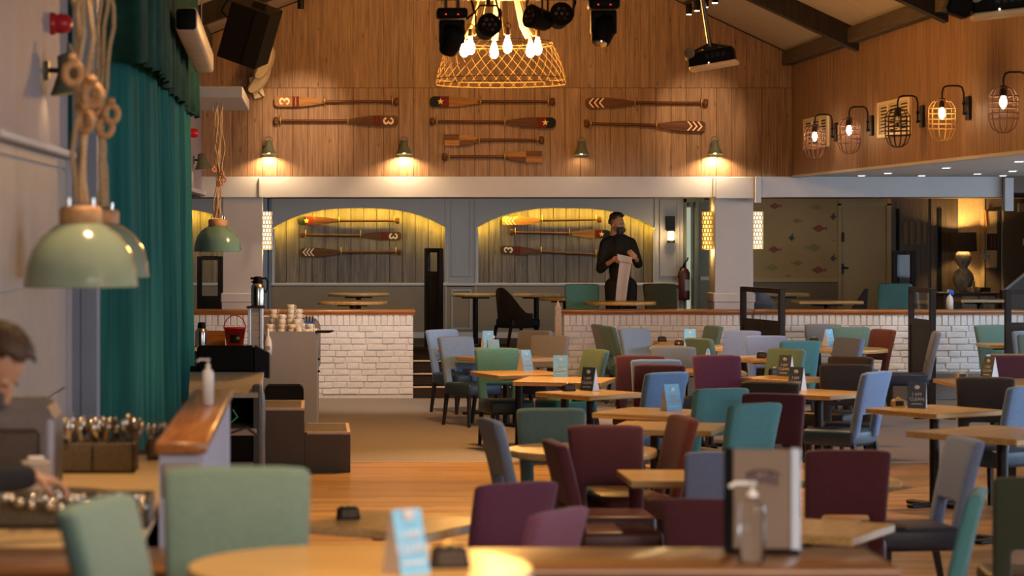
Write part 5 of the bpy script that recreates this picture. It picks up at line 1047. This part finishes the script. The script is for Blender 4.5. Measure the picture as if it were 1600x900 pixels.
t = thing('fish_sculpture', 'carved fish on a slim stand upon the sideboard', 'sculpture', (X8(1538), ds-.05, h0)); MB().box(-7*k_,7*k_,-.06,.06,0,g(451)-g(456)+.02,bev=.005).build('plinth', M['darkwood'], t); MB().tube([(0,0,.02),(0,0,g(405))], .010, 8).build('stem', M['darkwood'], t)
MB().prism([(-6*k_,g(399)),(-4*k_,g(396)),(0,g(396)),(4*k_,g(400)),(8*k_,g(398)),(7*k_,g(402)),(8*k_,g(406)),(4*k_,g(403)),(0,g(406)),(-4*k_,g(404))], -.015, .015).build('fish', M['gourd'], t)
for px, r, h, lb in ((1510,.045,.075,'small round ceramic pot left of the glass candle holder'), (1523,.048,.08,'small round ceramic pot right of the glass candle holder')):
    t = thing('ceramic_pot', lb, 'ornament', (X8(px), ds-.15, h0), 0, 'round pots on the sideboard'); MB().lathe([(.001,0),(r*.7,.003),(r,h*.5),(r*.6,h*.92),(r*.3,h),(.001,h)], 16).build('pot', M['gourd'], t)
t = thing('candle_holder', 'slim glass candle holder between the round pots', 'ornament', (X8(1516), ds-.2, h0)); MB().lathe([(.022,0),(.022,.17)], 14).build('glass', M['gourd'], t)
t = thing('wall_picture', 'tall fish picture glowing beside the table lamp', 'picture', (bx(1547), YW-.12, 0)); MB().box(bx(1537)-bx(1547), bx(1554)-bx(1547), -.02, .02, bz(418), bz(330)).build('canvas', M['niche'], t); MB().box(bx(1554)-bx(1547), bx(1559)-bx(1547), -.03, .02, bz(425), bz(328)).build('dark_edge', M['dimdark'], t)
MB().box(bx(1538)-bx(1547), bx(1554)-bx(1547), -.024, -.02, bz(391), bz(365)).build('dark_band', M['lampshade'], t); MB().tube([(bx(1536)-bx(1547),-.03,bz(329)),(bx(1537.5)-bx(1547),-.03,bz(352))], .012, 6).ell((bx(1536)-bx(1547),-.03,bz(358)), (.03,.02,.035), u=10, v=7).build('coral_float', M['orange'], t)
for k in range(3): MB().box(-.03+.055*k, -.01+.055*k, -.028, -.023, bz(389)+.02*k, bz(368), M=Matrix.Rotation(R(0),4,'Y')).build('red_stroke', M['fishred'], t)
tag(MB().box(bx(1589.5), bx(1599), YW-.33, YW-.3, bz(383), bz(373), bev=.005).box(bx(1594), bx(1595.5), YW-.34, YW-.33, bz(379), bz(377)).build('thermostat', M['white_p']), 'white thermostat on the taupe end wall', 'thermostat')
a, c = pos(1567, 456, 35), pos(1606, 424, 35)
st2 = thing('stair_handrail', 'sloping handrail and dark stair side at the right edge', 'handrail', (0,0,0)); MB().tube([a, c, c+(c-a)], .025, 8).build('rail', M['greypaint'], st2)
MB().prism([(a.x, PZ), (c.x*2-a.x, PZ), (c.x*2-a.x, 2*c.z-a.z-.03), (a.x, a.z-.03)], 35.02, 35.06).build('stair_side', M['dimdark'], st2)
MB().box(a.x-.03, a.x+.03, 34.97, 35.07, PZ, a.z+.02, bev=.008).build('newel', M['darkwood'], st2)
p = pos(1484, 482, 32.42); t = thing('spray_bottle', 'white spray bottle with blue trigger on the brick wall cap', 'bottle', (p.x, 32.42, 1.118))
MB().lathe([(.001,0),(.045,.002),(.046,.11),(.036,.155),(.016,.18),(.016,.195)], 18).build('bottle', M['cup'], t); MB().box(-.02,.035,-.015,.015,.2,.25,bev=.008).box(.03,.05,-.01,.01,.18,.24,bev=.005).lathe([(.02,.19),(.02,.205)], 12).build('trigger', M['blue'], t); MB().box(-.035,-.012,-.014,.014,.215,.25,bev=.006).build('nozzle', M['nosing'], t)
p = pos(1073, 470, YW-.4); t = thing('fire_extinguisher', 'dark red fire extinguisher in the corridor doorway', 'extinguisher', (p.x, YW-.125, p.z)); MB().lathe([(.001,0),(.085,.005),(.09,.03),(.09,.42),(.06,.48),(.03,.50)], 18).build('cylinder', mat('deep_red', (.055,.004,.007), .4), t); MB().box(-.02,.02,-.02,.02,.5,.56).tube([(0,0,.56),(.05,0,.62),(.06,0,.66)], .012, 6).tube([(.0,0,.53),(-.05,-.03,.5),(-.10,-.03,.35)], .012, 6).build('valve_and_hose', M['black'], t); MB().add([(.0905*math.sin(R(a)), -.0905*math.cos(R(a)), z) for z in (.15,.32) for a in range(0, 61, 12)], [(i, i+1, i+7, i+6) for i in range(5)]).build('label', M['greypaint'], t)
tag(MB().tube([pos(1433,456,34.5),pos(1441,556,34.5)], [.02,.035], 8).build('turned_leg', M['greypaint']), 'pale turned chair spindle behind the right dark screen', 'spindle', 'turned spindles'); tag(MB().tube([pos(1451,456,34.5),pos(1449,556,34.5)], [.02,.035], 8).build('turned_leg', M['greypaint']), 'second pale spindle seen through the right dark screen', 'spindle', 'turned spindles')
# ================================================================== PEOPLE
def fuse(mb, name, m, parent, voxel, smooth=6, mats=None):
    o = mb.build(name, m, parent); r = o.modifiers.new('fuse', 'REMESH'); r.mode = 'VOXEL'; r.voxel_size = voxel; r.use_smooth_shade = True
    s = o.modifiers.new('soften', 'SMOOTH'); s.iterations = smooth; s.factor = .5; return o
def limb(mb, pts, rad, M_=None):
    P = []; Q = []
    pts = [Vector(p) for p in pts]
    for i in range(len(pts)-1):
        for k in range(5): P.append(pts[i].lerp(pts[i+1], k/5)); Q.append(rad[i]+(rad[i+1]-rad[i])*k/5)
    P.append(pts[-1]); Q.append(rad[-1]); mb.tube(P, Q, 12, M=M_)
    for p, r in zip(pts, rad): mb.ell(p, (r,)*3, M_, 10, 7)
def head_parts(mb, T):
    mb.ell((0,.005,.055), (.074,.095,.092), T, 20, 14); mb.ell((0,-.03,-.01), (.060,.068,.085), T, 18, 12); mb.ell((0,-.055,-.065), (.036,.034,.030), T, 12, 8)
    mb.tube([(0,-.092,.035),(0,-.108,.0),(0,-.118,-.018),(0,-.098,-.028)], [.009,.012,.016,.010], 8, M=T); mb.ell((0,-.09,-.05), (.026,.012,.012), T, 10, 6)
    for s in (1,-1): mb.ell((s*.076,.012,.012), (.012,.022,.034), T, 10, 8); mb.ell((s*.034,-.083,.035), (.018,.012,.008), T, 8, 6)
    limb(mb, [(0,.02,-.05),(0,.035,-.16)], [.055,.060], T)
def hair_cap(T, parent, fade, m):
    """cap of hair over the skull, longer on top, swept over the brow"""
    b = bmesh.new(); bmesh.ops.create_uvsphere(b, u_segments=28, v_segments=20, radius=1)
    kill = [v for v in b.verts if not (v.co.z > .30 - .55*(v.co.y+.25) if v.co.y < .25 else v.co.z > -.45)]
    bmesh.ops.delete(b, geom=kill, context='VERTS')
    for v in b.verts:
        k = 1 + (.16 if v.co.z > .5 else .02) + .05*math.sin(v.co.x*23+v.co.y*17) * (1 if v.co.z > .3 else .2); k += .12*max(0, -v.co.y)*max(0, v.co.z)
        v.co = Vector((v.co.x*.078*min(k,1.12), .006+v.co.y*.099*k, .055+v.co.z*.097*k))
    o = MB().bm(b, T, 0, True).build('hair', m, parent); s = o.modifiers.new('thickness', 'SOLIDIFY'); s.thickness = .010; s.offset = 1; return o
def mask_on(T, parent):
    b = bmesh.new(); bmesh.ops.create_uvsphere(b, u_segments=20, v_segments=14, radius=1)
    bmesh.ops.delete(b, geom=[v for v in b.verts if v.co.y > .15], context='VERTS')
    for v in b.verts: v.co = Vector((v.co.x*.068, -.045+v.co.y*.085*(1-.25*abs(v.co.z)), -.040+v.co.z*.062))
    o = MB().bm(b, T, 0, True).build('face_mask', M['mask'], parent); s = o.modifiers.new('thickness', 'SOLIDIFY'); s.thickness = .004
    for q in (1, -1): MB().tube([T @ Vector(p) for p in ((q*.064,-.05,-.02),(q*.078,-.02,.02),(q*.082,.02,.045),(q*.084,.03,.01),(q*.070,-.03,-.05))], .0022, 5).build('ear_loop', M['mask'], parent)
def fingers(mb, T, curl=1.0, side=1):
    """palm in +Z direction from the wrist, palm facing -Y; four fingers of unequal length and a thumb from the palm's side"""
    mb.box(-.040,.040,-.014,.014,-.01,.088,bev=.012,seg=2,M=T)
    for k, (x, L) in enumerate(((-.030,.066),(-.010,.078),(.010,.073),(.029,.056))):
        a, z, y = .35*curl, .085, 0; pts = [(x,y,z-.02)]
        for sgm in (.45,.32,.23): pts.append((x*1.05, y, z)); y -= math.sin(a)*L*sgm; z += math.cos(a)*L*sgm; a += .55*curl
        pts.append((x*1.05,y,z)); mb.tube(pts, [.0095,.0095,.009,.0085,.007][:len(pts)], 8, M=T); mb.ell(pts[-1], (.007,)*3, T, 8, 6)
    s = -side; pts = [(s*.030,0,.015),(s*.056,-.018,.040),(s*.062,-.036,.064),(s*.052,-.046,.082)]; mb.tube(pts, [.013,.012,.0105,.008], 8, M=T); mb.ell(pts[-1], (.008,)*3, T, 8, 6)
def frame(o, z, y):                                  # matrix with origin o, local z along the hand, -y out of the palm
    z = Vector(z).normalized(); y = Vector(y); y = (y - z*y.dot(z)).normalized(); x = y.cross(z)
    m = Matrix((x, y, z)).transposed().to_4x4(); m.translation = o; return m
# --- man in black behind the brick wall, reading a pale cloth roll, looking to the right
dm = 33.75; xm = (966-PX0)*dm/FPX; sM = FPX/dm
t = thing('person', 'man in black shirt and grey mask looking right, holding a pale cloth', 'person', (xm, dm, PZ))
def W(px, py, y=0): return Vector(((px-966)/sM, y, CH-(py-PY0)/sM-PZ))
TH = Matrix.Translation(W(963.5, 353.5)) @ Matrix.Rotation(R(52), 4, 'Z') @ Matrix.Rotation(R(4), 4, 'X') @ Matrix.Scale(1.06, 4)
SL, SR_, EL_, ER_ = W(946, 381, .02), W(986, 380, .02), W(938, 420, -.02), W(997, 412, -.02)
HL, HR_ = W(956, 405, -.24), W(989, 402, -.22)
HIPL, HIPR = W(958, 447, 0), W(982, 447, 0); KL, KR = W(957, 500, -.02), W(984, 500, -.02); AL, AR = W(956, 0, .03), W(986, 0, .03)
AL.z = AR.z = .09
body = MB(); head_parts(body, TH)
limb(body, [W(966,378,.02), W(966,400,.0), W(967,425,.01), W(970,445,0)], [.10,.125,.115,.125]); body.ell(W(966,388,.02), (.17,.10,.12), None, 16, 10); body.tube([SL, W(966,374,.02), SR_], [.06,.075,.06], 12)
for S_, E_, H_ in ((SL,EL_,HL),(SR_,ER_,HR_)): limb(body, [S_,E_,E_.lerp(H_,.85),H_], [.055,.042,.029,.027])
for a, k, q in ((HIPL,KL,AL),(HIPR,KR,AR)): limb(body, [a,k,k.lerp(q,.3),q], [.095,.062,.060,.042]); limb(body, [q+Vector((0,.03,-.04)), q+Vector((0,-.12,-.055))], [.04,.035])
fingers(body, frame(HL, (.85,-.25,.25), (-.1,1,.2)), 1.0, -1); fingers(body, frame(HR_, (-.55,-.2,.55), (.1,1,.1)), .8, 1)
fuse(body, 'body', M['skin'], t, .0075, 3)
sh = MB(); limb(sh, [W(966,377,.02), W(966,400,.0), W(967,425,.01), W(970,441,0)], [.112,.140,.130,.138]); sh.ell(W(966,388,.02), (.188,.118,.135), None, 16, 10); sh.tube([SL, W(966,371,.02), SR_], [.072,.085,.072], 12); sh.ell(W(963,371,.02), (.075,.07,.035))
for S_, E_, H_ in ((SL,EL_,HL),(SR_,ER_,HR_)): limb(sh, [S_,E_,E_.lerp(H_,.42)], [.075,.064,.052])
fuse(sh, 'shirt', M['shirt'], t, .012, 4)
tr_ = MB(); limb(tr_, [W(970,436,0), W(970,450,0)], [.135,.14])
for a, k, q in ((HIPL,KL,AL),(HIPR,KR,AR)): limb(tr_, [a,k,q+Vector((0,0,-.02))], [.118,.085,.068])
fuse(tr_, 'trousers', M['shirt'], t, .012, 4)
for q in (AL, AR): s_ = MB(); limb(s_, [q+Vector((0,.04,-.045)), q+Vector((0,-.15,-.055))], [.05,.042]); s_.build('shoe', M['black'], t)
hair_cap(TH, t, 1, M['hair']); mask_on(TH, t)
for s in (1, -1): MB().ell((s*.032,-.090,.034), (.010,.007,.006), TH, 8, 6).build('eye', M['eye'], t)
# the cloth: hangs from the hands, upper end rolled over
cl = MB(); vs, fs = [], []; prof = [(397,-.30),(401,-.325),(408,-.325),(412,-.31)] 
top = [(W(958,400,-.29), W(980,407,-.29))]
rows = [(959,397,981,402,-.31),(960,395,983,400,-.335),(959,402,982,408,-.345),(962,410,983,414,-.335),(964,404,982,408,-.315),(963,415,981,417,-.315),(961,430,979,430,-.30),(959,450,976,450,-.29),(957,473,974,474,-.28)]
for xl, yl, xr, yr, yy in rows:
    for k in range(7): u_ = k/6; vs.append(W(xl+(xr-xl)*u_, yl+(yr-yl)*u_, yy+.012*math.sin(u_*5)))
for j in range(len(rows)-1):
    for k in range(6): fs.append((j*7+k, j*7+k+1, j*7+8+k, j*7+7+k))
o = MB().add(vs, fs, smooth=True).build('cloth_roll', M['paper']); o.location = (xm, dm, PZ); md = o.modifiers.new('t', 'SOLIDIFY'); md.thickness = .006; md = o.modifiers.new('s', 'SUBSURF'); md.levels = md.render_levels = 2
tag(o, 'long pale cloth held by the man in black', 'cloth')
# --- man at the servery, bending over the counter at the left edge
dl = 8.75; sl = FPX/dl
t = thing('person', 'blurred masked man in black sleeves bending over the servery at the left edge', 'person', (-1.32, 8.9, 0))
def V_(px, py, d): p = pos(px, py, d); return Vector((p.x+1.32, p.y-8.9, p.z))
hc = V_(-20, 580, 8.8); TH = Matrix.Translation(hc) @ Matrix.Rotation(R(68), 4, 'Z') @ Matrix.Rotation(R(46), 4, 'X') @ Matrix.Scale(1.08, 4)
body = MB(); head_parts(body, TH); SLh = hc+Vector((-.14,-.10,-.26)); SRh = hc+Vector((-.14,.26,-.26))
HL = V_(52, 745, 9.0); EL_ = V_(-60, 752, 8.75); HIP = Vector((-.22,.05,.95))
limb(body, [hc+Vector((-.10,.06,-.22)), HIP+Vector((.02,0,.25)), HIP], [.10,.12,.13]); body.tube([SLh, hc+Vector((-.12,.08,-.2)), SRh], [.055,.07,.055], 12)
limb(body, [SLh, EL_, EL_.lerp(HL,.8), HL], [.052,.042,.031,.029]); ER2 = SRh+Vector((.05,.06,-.30)); HR2 = ER2+Vector((.03,.05,-.24)); limb(body, [SRh, ER2, HR2], [.052,.042,.029])
for y in (-.11, .13): limb(body, [HIP+Vector((0,y,-.05)), HIP+Vector((.02,y,-.48)), HIP+Vector((-.02,y,-.88))], [.09,.06,.042]); limb(body, [HIP+Vector((-.03,y,-.91)), HIP+Vector((.12,y,-.92))], [.035,.03])
fingers(body, frame(HL, (.95,.15,-.22), (-.2,.0,1)), 1.1, 1); fingers(body, frame(HR2, (.1,.1,-1), (-1,0,0)), .8, -1)
fuse(body, 'body', M['skin'], t, .008, 3)
sh = MB(); limb(sh, [hc+Vector((-.11,.06,-.23)), HIP+Vector((.02,0,.25)), HIP], [.115,.135,.14]); sh.tube([SLh, hc+Vector((-.13,.08,-.22)), SRh], [.068,.075,.068], 12); limb(sh, [SLh, EL_, EL_.lerp(HL,.88)], [.068,.062,.047]); limb(sh, [SRh, ER2, ER2.lerp(HR2,.85)], [.068,.058,.045]); fuse(sh, 'shirt', M['shirt'], t, .012, 4)
tr_ = MB(); limb(tr_, [HIP+Vector((0,0,.0)), HIP+Vector((0,0,-.08))], [.135,.14])
for y in (-.11, .13): limb(tr_, [HIP+Vector((0,y,-.05)), HIP+Vector((.02,y,-.48)), HIP+Vector((-.02,y,-.86))], [.11,.08,.065])
fuse(tr_, 'trousers', M['shirt'], t, .012, 4); hair_cap(TH, t, 0, M['hair']); mask_on(TH, t)
for s in (1, -1): MB().ell((s*.032,-.090,.034), (.010,.007,.006), TH, 8, 6).build('eye', M['eye'], t)
